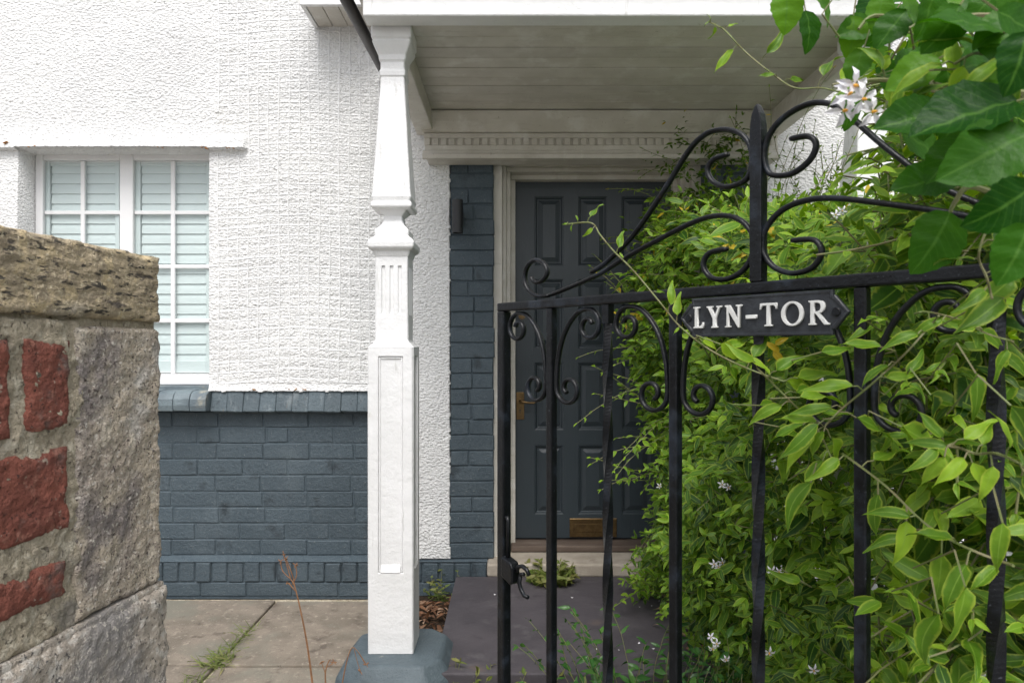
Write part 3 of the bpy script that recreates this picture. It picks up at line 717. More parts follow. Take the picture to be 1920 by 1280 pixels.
rough_box('mortar_bed', .150, .60, .94, 1.316, .04, .003, .0065, .025, MT['mortar'], gwall, gm(-.001), 71, .006)
rough_box('coping_stone', -.001, .60, 1.320, 1.414, .42, .0022, .0044, .024, MT['coping'], gwall, gm(.004), 81, .010, 1.0, (2.2, .8))
V, Q = field(-.002, .60, -.42, .012, .008, lambda X, Z: .005 * (fbm(X / .05, Z / .05, 88, 4) - .5), lambda x, z: np.ones_like(x, bool), .03,
             lambda X, Z, H: (GW0.x + GD.x * X + GN.x * Z, GW0.y + GD.y * X + GN.y * Z, 1.4115 + H + .002))
b = MB(); gmap_box(-.001, .60, .009, .42, 1.304, 1.326, b); part('mortar_joint', b, MT['mortar'], gwall, .002)
rough_box('stone', -.002, .163, .942, 1.3095, .40, .0024, .0050, .028, MT['stone'], gwall, gm(.002), 91, .009)
rough_box('plinth_stone', -.006, .60, .30, .934, .45, .0030, .0050, .028, MT['plinthstone'], gwall, gm(.012), 101, .014)
b = MB(); gmap_box(-.006, .60, -.004, .4, .926, .9415, b); part('mortar_joint', b, MT['plinthstone'], gwall, .004)
for i, (s0, s1, z0, z1) in enumerate(((.172, .238, 1.186, 1.292), (.256, .330, 1.183, 1.294), (.174, .392, 1.064, 1.163), (.178, .40, .986, 1.030), (.348, .414, 1.18, 1.293), (.432, .498, 1.184, 1.292), (.516, .582, 1.182, 1.293), (.412, .595, 1.066, 1.162), (.42, .595, .985, 1.034))):
    rough_box('brick', s0, s1, z0, z1, .06, .0024, .0034, .022, MT['redbrick'], gwall, gm(.0028), 120 + 7 * i, .011, .7)

# ------------------------------------------------------------------ gate
Y0 = 1.40
KX, KY = Y0 * .06518, -Y0 * .07753
SP = math.hypot(KX, KY)
gang = math.atan2(KY, KX)
GO = Vector((-Y0 * .01172, Y0, 0))
gate = thing('garden_gate', 'black wrought iron garden gate with scrolls and a house name plate, standing open', 'gate', GO)
gate.rotation_euler = (0, 0, gang)
GU = Vector((math.cos(gang), math.sin(gang), 0)); GWV = Vector((math.sin(gang), -math.cos(gang), 0))   # along the gate, towards the street
def gu(px):
    k = (px - 945) / (9 + .07753 * px); return k * SP
def gz(px, py):
    k = (px - 945) / (9 + .07753 * px); return CAMZ + (HY - py) * Y0 * (1 - .07753 * k) / FPX
def gp(u, z, w=0): return (u, -w, z)                    # gate frame: x along, -y to the street side
ZR1, ZR0 = 1.375, 1.358
UC, UE = 4 * SP, 8 * SP
b = MB(); b.box(-.012, UE + .012, -.010, .010, ZR0, ZR1); part('top_rail', b, MT['iron'], gate, .003, 2, local=True)
b = MB(); b.box(.0105, UE - .0105, -.008, .008, .10, .117); part('bottom_rail', b, MT['iron'], gate, .003, 2, local=True)
for u in (0, UE):
    b = MB(); b.box(u - .0105, u + .0105, -.0105, .0105, .02, ZR0 - .0003); part('stile', b, MT['iron'], gate, .0025, 2, local=True)
for k in range(1, 8):
    u = k * SP; b = MB()
    if k % 2:
        b.box(u - .0078, u + .0078, -.0078, .0078, .1173, ZR0 - .0003); part('bar', b, MT['iron'], gate, .002, 2, local=True)
    else:
        z = .1173; pts = []
        while z < 1.325: pts.append((u, 0, z)); z += .006
        pts.append((u, 0, 1.325))
        n_ = len(pts)
        if k == 4: pts = [p for p in pts if p[2] < 1.30]
        b.tube(pts, .0093, 4, up=(0, 1, 0), a0=math.pi / 4, twist=.075)
        b.tube([(u, 0, pts[-1][2]), (u, 0, ZR0 - .0003)], .0105, 4, up=(0, 1, 0), a0=math.pi / 4)
        part('twisted_bar', b, MT['iron'], gate, 0, 1, local=True)
# spear through the centre
b = MB(); zs_ = 1.6265
def sq(h, z, d=None): d = d or h; return [(UC - h, -d, z), (UC + h, -d, z), (UC + h, d, z), (UC - h, d, z)]
b.rings([sq(.009, ZR1 + .0003), sq(.009, 1.585), sq(.0085, 1.598), sq(.0065, 1.612, .008), sq(.0032, zs_ - .004, .0062), sq(.0012, zs_, .004)], True)
part('spear', b, MT['iron'], gate, .0015, 2, local=True)
def crom(P, n=8):
    P = [Vector((p[0], p[1], 0)) for p in P]; out = []
    for i in range(len(P) - 1):
        a, b_, c, d = P[max(i - 1, 0)], P[i], P[i + 1], P[min(i + 2, len(P) - 1)]
        for t in np.linspace(0, 1, n, endpoint=False):
            out.append(.5 * ((2 * b_) + (c - a) * t + (2 * a - 5 * b_ + 4 * c - d) * t * t + (3 * b_ - a - 3 * c + d) * t ** 3))
    out.append(P[-1]); return [(p.x, p.y) for p in out]
def spiral(cx_, cz_, r0, r1, a0, a1, n):
    return [(cx_ + (r0 + (r1 - r0) * t) * math.cos(math.radians(a0 + (a1 - a0) * t)), cz_ + (r0 + (r1 - r0) * t) * math.sin(math.radians(a0 + (a1 - a0) * t))) for t in np.linspace(0, 1, n)]
def scroll(name, pts, u0, z0, sgn, w=0, r=.0039, rw=.0062):
    m = MB(); P = [(u0 + sgn * p[0], -w, z0 + p[1]) for p in pts]
    rad = [r * (.8 if i in (0, len(P) - 1) else 1) for i in range(len(P))]
    m.tube(P, rad, 8, up=(0, 1, 0), sx=1.0, sy=rw / r, a0=math.pi / 8)
    return part(name, m, MT['iron'], gate, 0, 1, True, local=True)
low = spiral(.097, -.036, .009, .030, 20, 450, 14) + [(.072, -.010), (.048, -.030), (.030, -.058), (.020, -.088), (.0155, -.118)] + spiral(.046, -.150, .031, .009, 182, 600, 14)
low = crom(low, 4)
for k in (1, 3, 5, 7):
    for sgn in (-1, 1): scroll('scroll', low, k * SP, ZR0, sgn, 0)
def pxs(L): return [(UC - gu(x), gz(x, y) - ZR1) for x, y in L]
# the sweeping scrolls above the rail, traced on the latch side and mirrored
upper = pxs([(1108, 513), (1137, 494), (1186, 445), (1240, 368), (1289, 289), (1319, 257), (1349, 246), (1379, 249), (1400, 264), (1410, 290), (1408, 320), (1396, 342), (1364, 353), (1337, 343), (1327, 322), (1338, 302), (1366, 292)])
lower = pxs([(1001, 492), (1012, 490), (1028, 502), (1029, 520), (1014, 531), (1003, 523), (1005, 512)])
vol = spiral(*pxs([(1008, 517)])[0], .0075, .027, 200, -110 - 0, 12)
vol = [(p[0], p[1]) for p in vol]
def mirrored_vol():
    c = pxs([(1008, 518)])[0]; out = []
    for t in np.linspace(0, 1, 18):
        a = math.radians(-160 + t * (-395 + 0)); r = .009 + .0185 * t
        out.append((c[0] - r * math.cos(a) * 1, c[1] + r * math.sin(a) * -1 * -1))
    return out
lowsw = pxs([(1030, 555), (1055, 546), (1120, 518), (1170, 487), (1219, 460), (1298, 420), (1345, 407), (1382, 412), (1407, 434), (1414, 462), (1407, 490), (1390, 512), (1362, 526), (1333, 522), (1319, 500), (1330, 477), (1364, 469)])
c_ = pxs([(1008, 519)])[0]
# small volute at the latch end: from its inner tip round and down onto the rail
vt = []
for t in np.linspace(0, 1, 20):
    a = math.radians(200 + t * 430); r = .0085 + .0205 * t       # angle in the mirrored (outward positive) frame
    vt.append((c_[0] + r * math.cos(a) * -1, c_[1] + r * math.sin(a) * 1))
small = crom(pxs([(996, 521), (1003, 531), (1017, 528), (1026, 513), (1021, 497), (1006, 489), (991, 498), (984, 518), (988, 540), (1005, 556), (1030, 556)]), 5)
for sgn in (-1, 1):
    scroll('crest_scroll', crom(lowsw, 5), UC, ZR1 + .002, sgn)
    scroll('crest_scroll', small, UC, ZR1 + .002, sgn, .0)
    scroll('crest_scroll', crom(upper, 5), UC, ZR1 + .002, sgn)
# latch
b = MB(); ul, zl = gu(966), gz(966, 1072)
b.prism([(.0108, zl + .030), (.040, zl + .022), (.046, zl + .012), (.046, zl - .016), (.040, zl - .022), (.0108, zl - .010)], lambda a, c, d: (a, d, c), -.018, .004)
latch = part('latch', b, MT['iron'], gate, .003, 2, local=True)
def under(o, root_local):                                # sub-part on a part of the turned gate
    o.parent = latch; o.location = o.location - latch.location
b = MB(); b.tube([(.0105, -.004, zl + .105), (.018, -.006, zl + .108), (.0205, -.006, zl + .100), (.0205, -.006, zl + .028)], .0045, 8); o = part('latch_loop', b, MT['iron'], gate, 0, 1, True, local=True); under(o, 0)
b = MB(); b.tube([(.0470, -.007, zl + .006), (.052, -.007, zl + .016), (.066, -.007, zl + .021), (.078, -.007, zl + .017), (.086, -.007, zl + .008)], .0042, 8)
b.tube([(.058, -.007, zl - .004), (.062, -.007, zl + .004), (.070, -.007, zl + .006)], .004, 8)
b.tube([(.060, -.007, zl + .002), (.056, -.007, zl - .015), (.061, -.007, zl - .026), (.071, -.007, zl - .036), (.082, -.007, zl - .036)], .0042, 8)
o = part('latch_handle', b, MT['iron'], gate, 0, 1, True, local=True); under(o, 0)
# name plate
pu0, pu1, pz0, pz1 = gu(1277) + .011, gu(1590) + .009, 1.2985, 1.3565
uc, zc, hu, hz = (pu0 + pu1) / 2, (pz0 + pz1) / 2, (pu1 - pu0) / 2, (pz1 - pz0) / 2
def plate_poly(i): 
    a, h = hu - i, hz - i
    return [(-a, 0), (-a + .0175, -h + .007), (-a + .0205, -h + .007), (-a + .0205, -h), (a - .0205, -h), (a - .0205, -h + .007), (a - .0175, -h + .007), (a, 0),
            (a - .0175, h - .007), (a - .0205, h - .007), (a - .0205, h), (-a + .0205, h), (-a + .0205, h - .007), (-a + .0175, h - .007)]
b = MB()
b.rings([[(uc + p, -w, zc + q) for p, q in plate_poly(i)] for i, w in ((0, .0112), (0, .0165), (.0012, .0178), (.0035, .0178), (.0048, .0166))], True)
plate = part('name_plate', b, MT['plate'], gate, 0, 1, local=True)
for sgn in (-1, 1):
    b = MB(); b.tube([(uc + sgn * (hu - .016), -.0167, zc), (uc + sgn * (hu - .016), -.0192, zc)], .0058, 12, up=(0, 0, 1)); o = part('screw', b, MT['iron'], gate, .0008, 1, local=True); o.parent = plate; o.location -= plate.location
GLY = {  # outlines in cap heights; first list is the outline, the rest are holes
 'L': (.60, [[(.03, 0), (.03, .05), (.11, .08), (.11, .92), (.03, .95), (.03, 1), (.36, 1), (.36, .95), (.27, .92), (.27, .09), (.40, .09), (.49, .15), (.53, .27), (.58, .27), (.56, 0)]]),
 'Y': (.78, [[(.25, 0), (.25, .05), (.33, .08), (.33, .42), (.08, .92), (0, .95), (0, 1), (.32, 1), (.32, .95), (.26, .92), (.43, .56), (.59, .92), (.52, .95), (.52, 1), (.78, 1), (.78, .95), (.70, .92), (.49, .44), (.49, .08), (.57, .05), (.57, 0)]]),
 'N': (.88, [[(.02, 0), (.02, .05), (.10, .08), (.10, .90), (.01, .95), (.01, 1), (.26, 1), (.66, .36), (.66, .92), (.57, .95), (.57, 1), (.86, 1), (.86, .95), (.77, .92), (.77, -.02), (.68, -.02), (.21, .72), (.21, .08), (.30, .05), (.30, 0)]]),
 '-': (.52, [[(.0, .36), (.0, .52), (.52, .52), (.52, .36)]]),
 'T': (.80, [[(.22, 0), (.22, .05), (.32, .08), (.32, .90), (.14, .90), (.07, .83), (.05, .74), (0, .74), (.02, 1), (.78, 1), (.80, .74), (.75, .74), (.73, .83), (.66, .90), (.48, .90), (.48, .08), (.58, .05), (.58, 0)]]),
 'O': (1.0, [[(.5 + .49 * math.cos(a), .5 + .52 * math.sin(a)) for a in np.linspace(0, 2 * math.pi, 29)[:-1]], [(.5 + .325 * math.cos(a), .5 + .435 * math.sin(a)) for a in np.linspace(0, 2 * math.pi, 29)[:-1]]]),
 'R': (.90, [[(.02, 0), (.02, .05), (.10, .08), (.10, .92), (.02, .95), (.02, 1), (.44, 1), (.58, .97), (.67, .89), (.70, .76), (.67, .62), (.58, .52), (.48, .48), (.78, .09), (.88, .05), (.88, 0), (.68, 0), (.32, .46), (.26, .46), (.26, .08), (.34, .05), (.34, 0)],
              [(.26, .55), (.26, .91), (.40, .91), (.50, .86), (.535, .74), (.50, .61), (.40, .55)]]),
}
def glyph(ch, u, z, h):
    cu = bpy.data.curves.new('letter', 'CURVE'); cu.dimensions = '2D'; cu.fill_mode = 'BOTH'; cu.extrude = .0016; cu.bevel_depth = .0005; cu.bevel_resolution = 1; cu.offset = -.0004
    for poly in GLY[ch][1]:
        sp = cu.splines.new('POLY'); sp.points.add(len(poly) - 1); sp.use_cyclic_u = True
        for p, (x, y) in zip(sp.points, poly): p.co = (x * h, y * h, 0, 1)
    tmp = bpy.data.objects.new('letter_curve', cu); COL.objects.link(tmp)
    bpy.context.view_layer.update()
    me = bpy.data.meshes.new_from_object(tmp.evaluated_get(bpy.context.evaluated_depsgraph_get()))
    bpy.data.objects.remove(tmp); bpy.data.curves.remove(cu)
    me.materials.clear(); me.materials.append(MT['letter'])
    o = bpy.data.objects.new('letter', me); link(o, plate)
    o.location = Vector((u, -.0189, z)) - plate.location; o.rotation_euler = (math.pi / 2, 0, 0)
TXT = 'LYN-TOR'; hcap = .0315; gap = .11
tw = sum(GLY[c][0] for c in TXT) + gap * (len(TXT) - 1)
usable = gu(1553) - gu(1300); sc_ = usable / tw
ux = gu(1300) + .0135
for ch in TXT:
    glyph_w = GLY[ch][0]
    h_ = min(hcap, sc_ * 1.0)
    glyph(ch, ux, zc - h_ * .5, h_); ux += (glyph_w + gap) * sc_
# ------------------------------------------------------------------ plants
def leaf_arr(kind, seed):
    r = random.Random(seed)
    nv, nu = {'vine': (5, 3), 'vinebig': (8, 5), 'broad': (14, 7), 'small': (4, 3), 'blade': (5, 3)}[kind]
    wid = {'vine': .265, 'vinebig': .235, 'broad': .33, 'small': .24, 'blade': .025}[kind] * r.uniform(.85, 1.15)
    droop = r.uniform(.05, .35) if kind != 'blade' else r.uniform(.3, .8); fold = r.uniform(.15, .6) * (.6 if kind == 'broad' else 1); wave = r.uniform(.0, .045); tw = r.uniform(-.5, .5) * (2.2 if kind == 'vinebig' else 1); side = r.uniform(-.08, .08) * (2 if kind == 'vinebig' else 1)
    if kind == 'vinebig': droop *= 1.9; wave = r.uniform(.02, .08)
    V, UV = [], []
    for i in range(nv + 1):
        v = i / nv
        if kind == 'broad': w = wid * (math.sin(math.pi * min(1, v ** .80)) ** .72) if 0 < v < 1 else 0.0
        elif kind == 'blade': w = wid * (1 - v) ** .6
        elif kind == 'vinebig': w = wid * 1.95 * (v ** .52) * ((1 - v) ** 1.18) if 0 < v < 1 else 0.0
        else: w = wid * 1.75 * (v ** .55) * ((1 - v) ** .95) if 0 < v < 1 else 0.0
        w = max(w, .006 if i else .010)
        if i == nv: w = .003
        a = tw * v
        for j in range(nu):
            u = 2 * j / (nu - 1) - 1
            serr = 1 + (.035 * (1 if (i + j) % 2 else -1) if kind == 'broad' and abs(u) == 1 else 0)
            x = u * w * serr; z = abs(u) ** (1.5 if kind == 'broad' else 1) * w * fold - (.05 * math.sin(v * 22 - abs(u) * 3) * w if kind == 'broad' else 0) + wave * math.sin(v * 9 + (2 if u > 0 else 0)) * abs(u)
            x, z = x * math.cos(a) - z * math.sin(a), x * math.sin(a) + z * math.cos(a)
            V.append((x + side * math.sin(v * 3), v - .12 * droop * v * v, z - droop * v * v)); UV.append(((u + 1) / 2, v))
    Q = [(i * nu + j, i * nu + j + 1, (i + 1) * nu + j + 1, (i + 1) * nu + j) for i in range(nv) for j in range(nu - 1)]
    return np.array(V), np.array(Q), np.array(UV)
LA = {k: [leaf_arr(k, 300 + 17 * i) for i in range(n)] for k, n in (('vine', 10), ('vinebig', 10), ('broad', 8), ('small', 6), ('blade', 5))}
LM = {}
def leaf_mesh(kind, var, mat, name='leaf'):
    key = (kind, var, mat, name)
    if key not in LM:
        V, Q, UV = LA[kind][var]
        me = np_mesh(name, V, Q, MT[mat]); uvl = me.uv_layers.new(name='UVMap')
        uvl.data.foreach_set('uv', UV[Q.ravel()].astype(np.float32).ravel())
        at_ = me.attributes.new('tint', 'FLOAT', 'POINT'); at_.data.foreach_set('value', np.full(len(V), .5, dtype=np.float32))
        LM[key] = me
    return LM[key]
class Leaf:
    __slots__ = ('p', 'd', 'n', 's', 't', 'k', 'm')
    def __init__(s, p, d, n, size, tint=.5, k='vine', m='vine'):
        s.p = Vector(p); s.d = Vector(d).normalized(); n = Vector(n); n = n - s.d * n.dot(s.d)
        if n.length < 1e-4: n = s.d.orthogonal()
        s.n = n.normalized(); s.s = size; s.t = tint; s.k = k; s.m = m
    def rot(s):
        x = s.d.cross(s.n); return Matrix((x, s.d, s.n)).transposed()
def tints(me_mat): return me_mat
def joined_leaves(name, leaves, parent):
    """many small leaves as one mesh"""
    if not leaves: return None
    VV, QQ, UU, TT, MI, off = [], [], [], [], [], 0
    mats = sorted({l.m for l in leaves})
    groups = {}
    for l in leaves: groups.setdefault((l.k, RNG.integers(len(LA[l.k])), l.m), []).append(l)
    for (k, var, m), L in groups.items():
        V, Q, UV = LA[k][var]; n = len(L)
        R = np.array([np.array(l.rot()) for l in L]); P = np.array([tuple(l.p) for l in L]); sc = np.array([l.s for l in L])
        W_ = np.einsum('nij,vj->nvi', R, V) * sc[:, None, None] + P[:, None, :]
        VV.append(W_.reshape(-1, 3)); QQ.append((Q[None] + (np.arange(n) * len(V))[:, None, None] + off).reshape(-1, 4)); off += n * len(V)
        UU.append(np.tile(UV[Q.ravel()], (n, 1))); TT.append(np.repeat(np.array([l.t for l in L]), len(V))); MI.append(np.full(n * len(Q), mats.index(m)))
    V = np.concatenate(VV); c = (V.min(0) + V.max(0)) / 2
    me = np_mesh(name, V - c, np.concatenate(QQ), [MT[m] for m in mats])
    me.polygons.foreach_set('material_index', np.concatenate(MI).astype(np.int32))
    uvl = me.uv_layers.new(name='UVMap'); uvl.data.foreach_set('uv', np.concatenate(UU).astype(np.float32).ravel())
    a = me.attributes.new('tint', 'FLOAT', 'POINT'); a.data.foreach_set('value', np.concatenate(TT).astype(np.float32))
    o = bpy.data.objects.new(name, me); link(o, parent); o.location = Vector(c) - WL[parent]; WL[o] = Vector(c)
    return stuff(o)
TINTED = {}
def tinted_mesh(kind, var, mat, t, name='leaf'):
    q = int(max(0, min(4, round(t * 4)))); key = (kind, var, mat, q, name)
    if key not in TINTED:
        me = leaf_mesh(kind, var, mat, name).copy(); me.name = name
        me.attributes['tint'].data.foreach_set('value', np.full(len(me.vertices), q / 4, dtype=np.float32)); TINTED[key] = me
    return TINTED[key]
def put_leaf(l, parent, name='leaf'):
    var = random.randrange(len(LA[l.k]))
    return inst(name, tinted_mesh(l.k, var, l.m, l.t, name), parent, l.p, l.rot(), (l.s,) * 3)
def in_view(p, marg=30):
    if p.y < .1: return False
    x = CX + p.x * FPX / p.y; y = HY - (p.z - CAMZ) * FPX / p.y
    return -marg < x < 1920 + marg and -marg < y < 1280 + marg
def pick_front(leaves, n, cell=17):
    """the n leaves that show largest: in frame and nearest to the eye in their cell of the view"""
    best = {}
    for i, l in enumerate(leaves):
        c = l.p + l.d * l.s * .5
        if not in_view(c): continue
        x = CX + c.x * FPX / c.y; y = HY - (c.z - CAMZ) * FPX / c.y
        key = (int(x // cell), int(y // cell))
        if key not in best or c.y < best[key][0]: best[key] = (c.y, i)
    cand = sorted((-(leaves[i].s / y), i) for (y, i) in best.values())
    return {i for _, i in cand[:n]}
def rv(a=1): return Vector((random.uniform(-a, a), random.uniform(-a, a), random.uniform(-a, a)))

# flowers of the climber
def flower_mesh(seed):
    r = random.Random(seed); m = MB()
    for k in range(5):
        a = 2 * math.pi * k / 5; ca, sa = math.cos(a), math.sin(a)
        pts = []
        for (u, v, z) in ((0, .06, 0), (-.20, .42, .05), (-.17, .75, .02), (0, 1.0, -.35 - r.uniform(0, .25)), (.17, .75, .02), (.20, .42, .05), (0, .55, -.02)):
            pts.append(((u * ca - v * sa) * .5, (u * sa + v * ca) * .5, z * .5))
        m.add(pts, [(0, 6, 1), (1, 6, 2), (2, 6, 3), (3, 6, 4), (4, 6, 5), (5, 6, 0)])
    m.rings([[(.045 * math.cos(t), .045 * math.sin(t), .0) for t in np.linspace(0, 2 * math.pi, 7)[:-1]], [(.055 * math.cos(t), .055 * math.sin(t), .09) for t in np.linspace(0, 2 * math.pi, 7)[:-1]], [(.025 * math.cos(t), .025 * math.sin(t), .20) for t in np.linspace(0, 2 * math.pi, 7)[:-1]]], True, 1)
    return mesh_of('flower', m, [MT['petal'], MT['anther']])
FM = [flower_mesh(i) for i in range(4)]
def put_flower(p, n, size, parent):
    return inst('flower', random.choice(FM), parent, p, Vector(n).normalized().to_track_quat('Z', 'Y').to_matrix() @ Matrix.Rotation(random.uniform(0, 6), 3, 'Z'), (size,) * 3)

climber = thing('climbing_plant', 'climbing plant with pointed yellow edged leaves and white star flowers behind the black gate', 'climber', (1.2, 2.2, 0))
def z_top(y, x=.6): return 1.27 + .20 * y - .07 * (x < .95) + .30 * min(1, max(0, (x - .92) / .25)) * (y < 1.7)
def x_left(y, z): 
    f = .71 + .10 * math.sin(y * 3.1 + 1) * math.sin(z * 4 + 2) + .05 * math.sin(y * 9 + z * 7)
    f += .20 * max(0, .45 - z)                           # tucked in near the ground
    if y > 2.7: f += -.03 + .12 * max(0, z - 1.35)
    return f
bulk, stems, flowers = [], [], []
def shoot(p, d, L, n, size, tint=.5, kind='vine', droop=.35, up=Vector((0, 0, 1)), out=bulk, stemr=.0014, curl=.25, mat='vine', keepstem=True, tipgrow=True):
    p = Vector(p); d = Vector(d).normalized(); pts = [p.copy()]; st = L / n
    side = d.cross(up)
    if side.length < .01: side = Vector((1, 0, 0))
    side.normalize()
    for i in range(n):
        d = (d + rv(curl * .5) + Vector((0, 0, -droop * st * 2))).normalized(); p = p + d * st; pts.append(p.copy())
        t = i / max(1, n - 1); s = size * (1 - .55 * t if tipgrow else 1) * random.uniform(.75, 1.2)
        sd = side * (1 if i % 2 else -1) + rv(.45)
        ld = (d * random.uniform(.25, .8) + sd * random.uniform(.6, 1.1) + Vector((0, 0, random.uniform(-.45, .25)))).normalized()
        out.append(Leaf(p, ld, up * random.uniform(.5, 1.1) + rv(.55) + Vector((-.15, -.35, 0)), s, min(1, max(0, tint + .28 * t + random.uniform(-.25, .25))), kind, mat))
    out.append(Leaf(p, d, up + rv(.5), size * .45, min(1, tint + .35), kind, mat))
    if keepstem: stems.append((pts, stemr))
def gate_y(x): return Y0 - max(0, (x + Y0 * .01172)) / KX * -KY if False else Y0 + (x + Y0 * .01172) / KX * KY
# the mass: left flank, top, and the end towards the street
def mass(n, fn):
    for _ in range(n):
        r_ = fn()
        if r_ is None: continue
        p, nrm, depth = r_
        if p.x < .5 + gate_y(p.x) * 0 and p.y < 1.2: continue
        if p.y < gate_y(p.x) + .12: continue
        size = random.choice((.034, .050, .060, .070, .080, .092))
        tint = .40 + random.uniform(-.32, .28)
        d = nrm + rv(.8) + Vector((0, 0, random.uniform(-.5, .35)))
        shoot(p, d, random.uniform(.05, .17), random.randint(3, 6), size, tint, up=Vector((nrm.x * .7, nrm.y * .7 - .1, .8)), keepstem=random.random() < .12)
def flank():
    y = .95 + 2.45 * random.random() ** .9; z = random.uniform(.03, z_top(y)); dep = abs(random.gauss(0, .085))
    return Vector((x_left(y, z) + dep, y, z + .03)), Vector((-1, -.35, .25)), dep
def top():
    y = random.uniform(.95, 3.45); x = random.uniform(.66, 1.9); dep = abs(random.gauss(0, .07))
    return Vector((x, y, z_top(y, x) + .07 * math.sin(x * 5 + y * 3) * math.sin(y * 4) - dep)), Vector((-.25, -.45, 1)), dep
def end():
    x = random.uniform(.55, 1.5); z = random.uniform(.05, z_top(1.0, x) + .03); dep = abs(random.gauss(0, .09))
    return Vector((x, max(gate_y(x) + .18, .86) + .05 * math.sin(x * 9 + z * 6) + dep, z)), Vector((-.25, -1, .3)), dep
def inner():
    y = random.uniform(.95, 3.45); z = random.uniform(.02, z_top(y) - .1)
    return Vector((x_left(y, z) + random.uniform(.12, .8), y, z)), Vector((-1, -.4, .2)), .22
mass(3300, flank); mass(1500, top); mass(2300, end); mass(2400, inner)
# up the door jamb and over the brick pier
for _ in range(480):
    z = 1.2 + 1.14 * random.random() ** 1.3; x = random.uniform(.78 + .10 * max(0, z - 1.9) , 1.25)
    shoot((x, random.uniform(3.33, 3.52), z), Vector((-.5, -.6, .2)) + rv(.7), random.uniform(.08, .22), random.randint(3, 6), random.choice((.036, .045, .055)), .25, up=Vector((-.2, -.6, .8)), keepstem=random.random() < .3)
# loose sprays reaching out over the path and the door
for (px, py, Y, dxx, dzz, L, n, sz) in ((1230, 560, 3.1, -.5, .5, .34, 9, .045), (1260, 640, 3.0, -.7, .2, .42, 10, .045), (1250, 700, 2.9, -.9, .35, .50, 10, .05), (1240, 770, 2.8, -.9, .1, .36, 9, .05),
        (1250, 830, 2.7, -.8, -.1, .30, 8, .055), (1250, 900, 2.8, -.8, -.1, .28, 8, .05), (1255, 960, 2.9, -.5, -.4, .25, 7, .05), (1230, 1040, 3.1, -.7, .1, .22, 7, .055), (1215, 1085, 3.0, -.6, .1, .20, 7, .06),
        (1260, 460, 3.2, -.5, .3, .32, 9, .045), (1290, 400, 3.2, -.6, .3, .40, 10, .045), (1290, 330, 3.3, -.7, .2, .36, 9, .045), (1440, 420, 2.9, -.1, 1, .55, 10, .032), (1520, 400, 2.7, .1, 1, .5, 10, .035), (1560, 360, 2.6, .3, .9, .4, 9, .035),
        (1280, 1120, 2.7, -.5, .3, .22, 7, .06), (1225, 620, 3.0, -.3, .9, .5, 10, .045), (1210, 760, 2.8, -.6, .6, .3, 7, .05), (1225, 880, 2.7, -.9, .25, .3, 8, .05)):
    for q in range(3):
        shoot(at(px + random.uniform(-12, 18), py + random.uniform(-25, 25), Y + random.uniform(-.1, .1)), Vector((dxx, -.25, dzz)) + rv(.3), L * random.uniform(.6, 1.1), n, sz, .58, droop=.6)
# sprays of small stems against the white wall
for _ in range(26):
    shoot(at(random.uniform(1440, 1600), random.uniform(330, 400), random.uniform(2.8, 3.4)), Vector((random.uniform(-.4, .4), -.1, 1)) , random.uniform(.15, .42), random.randint(6, 9), .032, .35, droop=.2, curl=.5)

# shoots with larger leaves in front of the gate
near = []
def near_shoot(pix, Y, leaves, r=.0012, mat='vine', stemmat=None):
    """pix: polyline in the picture at distance Y (number or pair); leaves: (index along 0..1, angle deg in the picture, length m, tint)"""
    ya, yb = Y if isinstance(Y, tuple) else (Y, Y)
    P = crom([(x, y) for x, y in pix], 6); n = len(P) - 1
    pts = [at(x, y, ya + (yb - ya) * i / n + .006 * math.sin(i * .8)) for i, (x, y) in enumerate(P)]
    r *= .75; stems.append((pts, r))
    for (t, ang, ln, tint) in leaves:
        i = min(n, int(t * n)); a = math.radians(ang)
        d = Vector((math.cos(a), random.uniform(-.35, .25), math.sin(a)))
        pet = pts[i] + d * ln * .22 + Vector((0, -.004, 0))
        stems.append(([pts[i], (pts[i] + pet) / 2 + Vector((0, 0, .003)), pet], r * .6))
        ln *= .74
        near.append(Leaf(pet, d + Vector((0, 0, -.1)), Vector((random.uniform(-.7, .6), -1, random.uniform(.1, 1.8))), ln, min(1, tint * random.uniform(.55, 1.05)), 'vinebig', mat))
near_shoot([(1060, 421), (1108, 418), (1125, 440), (1150, 470), (1190, 510), (1240, 570), (1275, 612), (1330, 655), (1400, 690), (1470, 715)], (1.13, .93),
           [(.02, 170, .012, .8), (.05, 250, .016, .8), (.06, 100, .015, .9), (.10, 60, .045, .85), (.18, 200, .028, .9), (.36, 70, .045, .95), (.40, 100, .016, .9), (.52, 20, .022, .9), (.60, 75, .052, 1.0), (.66, 85, .050, 1.0), (.68, 215, .016, .9), (.74, -20, .06, .8), (.80, 35, .07, .8), (.84, -65, .05, .7), (.90, 60, .075, .85), (.97, -15, .08, .8), (1, 15, .08, .75)], .0017)
near_shoot([(1330, 42), (1348, 50), (1362, 60), (1400, 100), (1450, 140), (1490, 165), (1540, 165), (1580, 172), (1640, 160), (1720, 140)], (.95, .78),
           [(.02, 110, .012, .9), (.03, 200, .014, .9), (.08, 250, .022, .9), (.22, 30, .020, .9), (.30, -140, .05, .75), (.40, 62, .055, .85), (.48, 170, .028, .9), (.50, 20, .03, .9), (.66, 65, .06, .8), (.74, 45, .06, .7), (.85, -100, .05, .5), (.92, 50, .06, .6), (1.0, 10, .06, .6)], .0014)
near_shoot([(1760, 592), (1700, 660), (1640, 715), (1580, 765), (1545, 800)], (.74, .82),
           [(.15, 190, .055, .8), (.35, 200, .05, .75), (.5, 25, .05, .75), (.62, 160, .07, .8), (.75, 175, .065, .85), (.8, -20, .08, .8), (.88, 200, .08, .85), (.95, -120, .055, .75), (1, 155, .06, .8), (1, -60, .07, .8), (1, 215, .075, .85)], .0018)
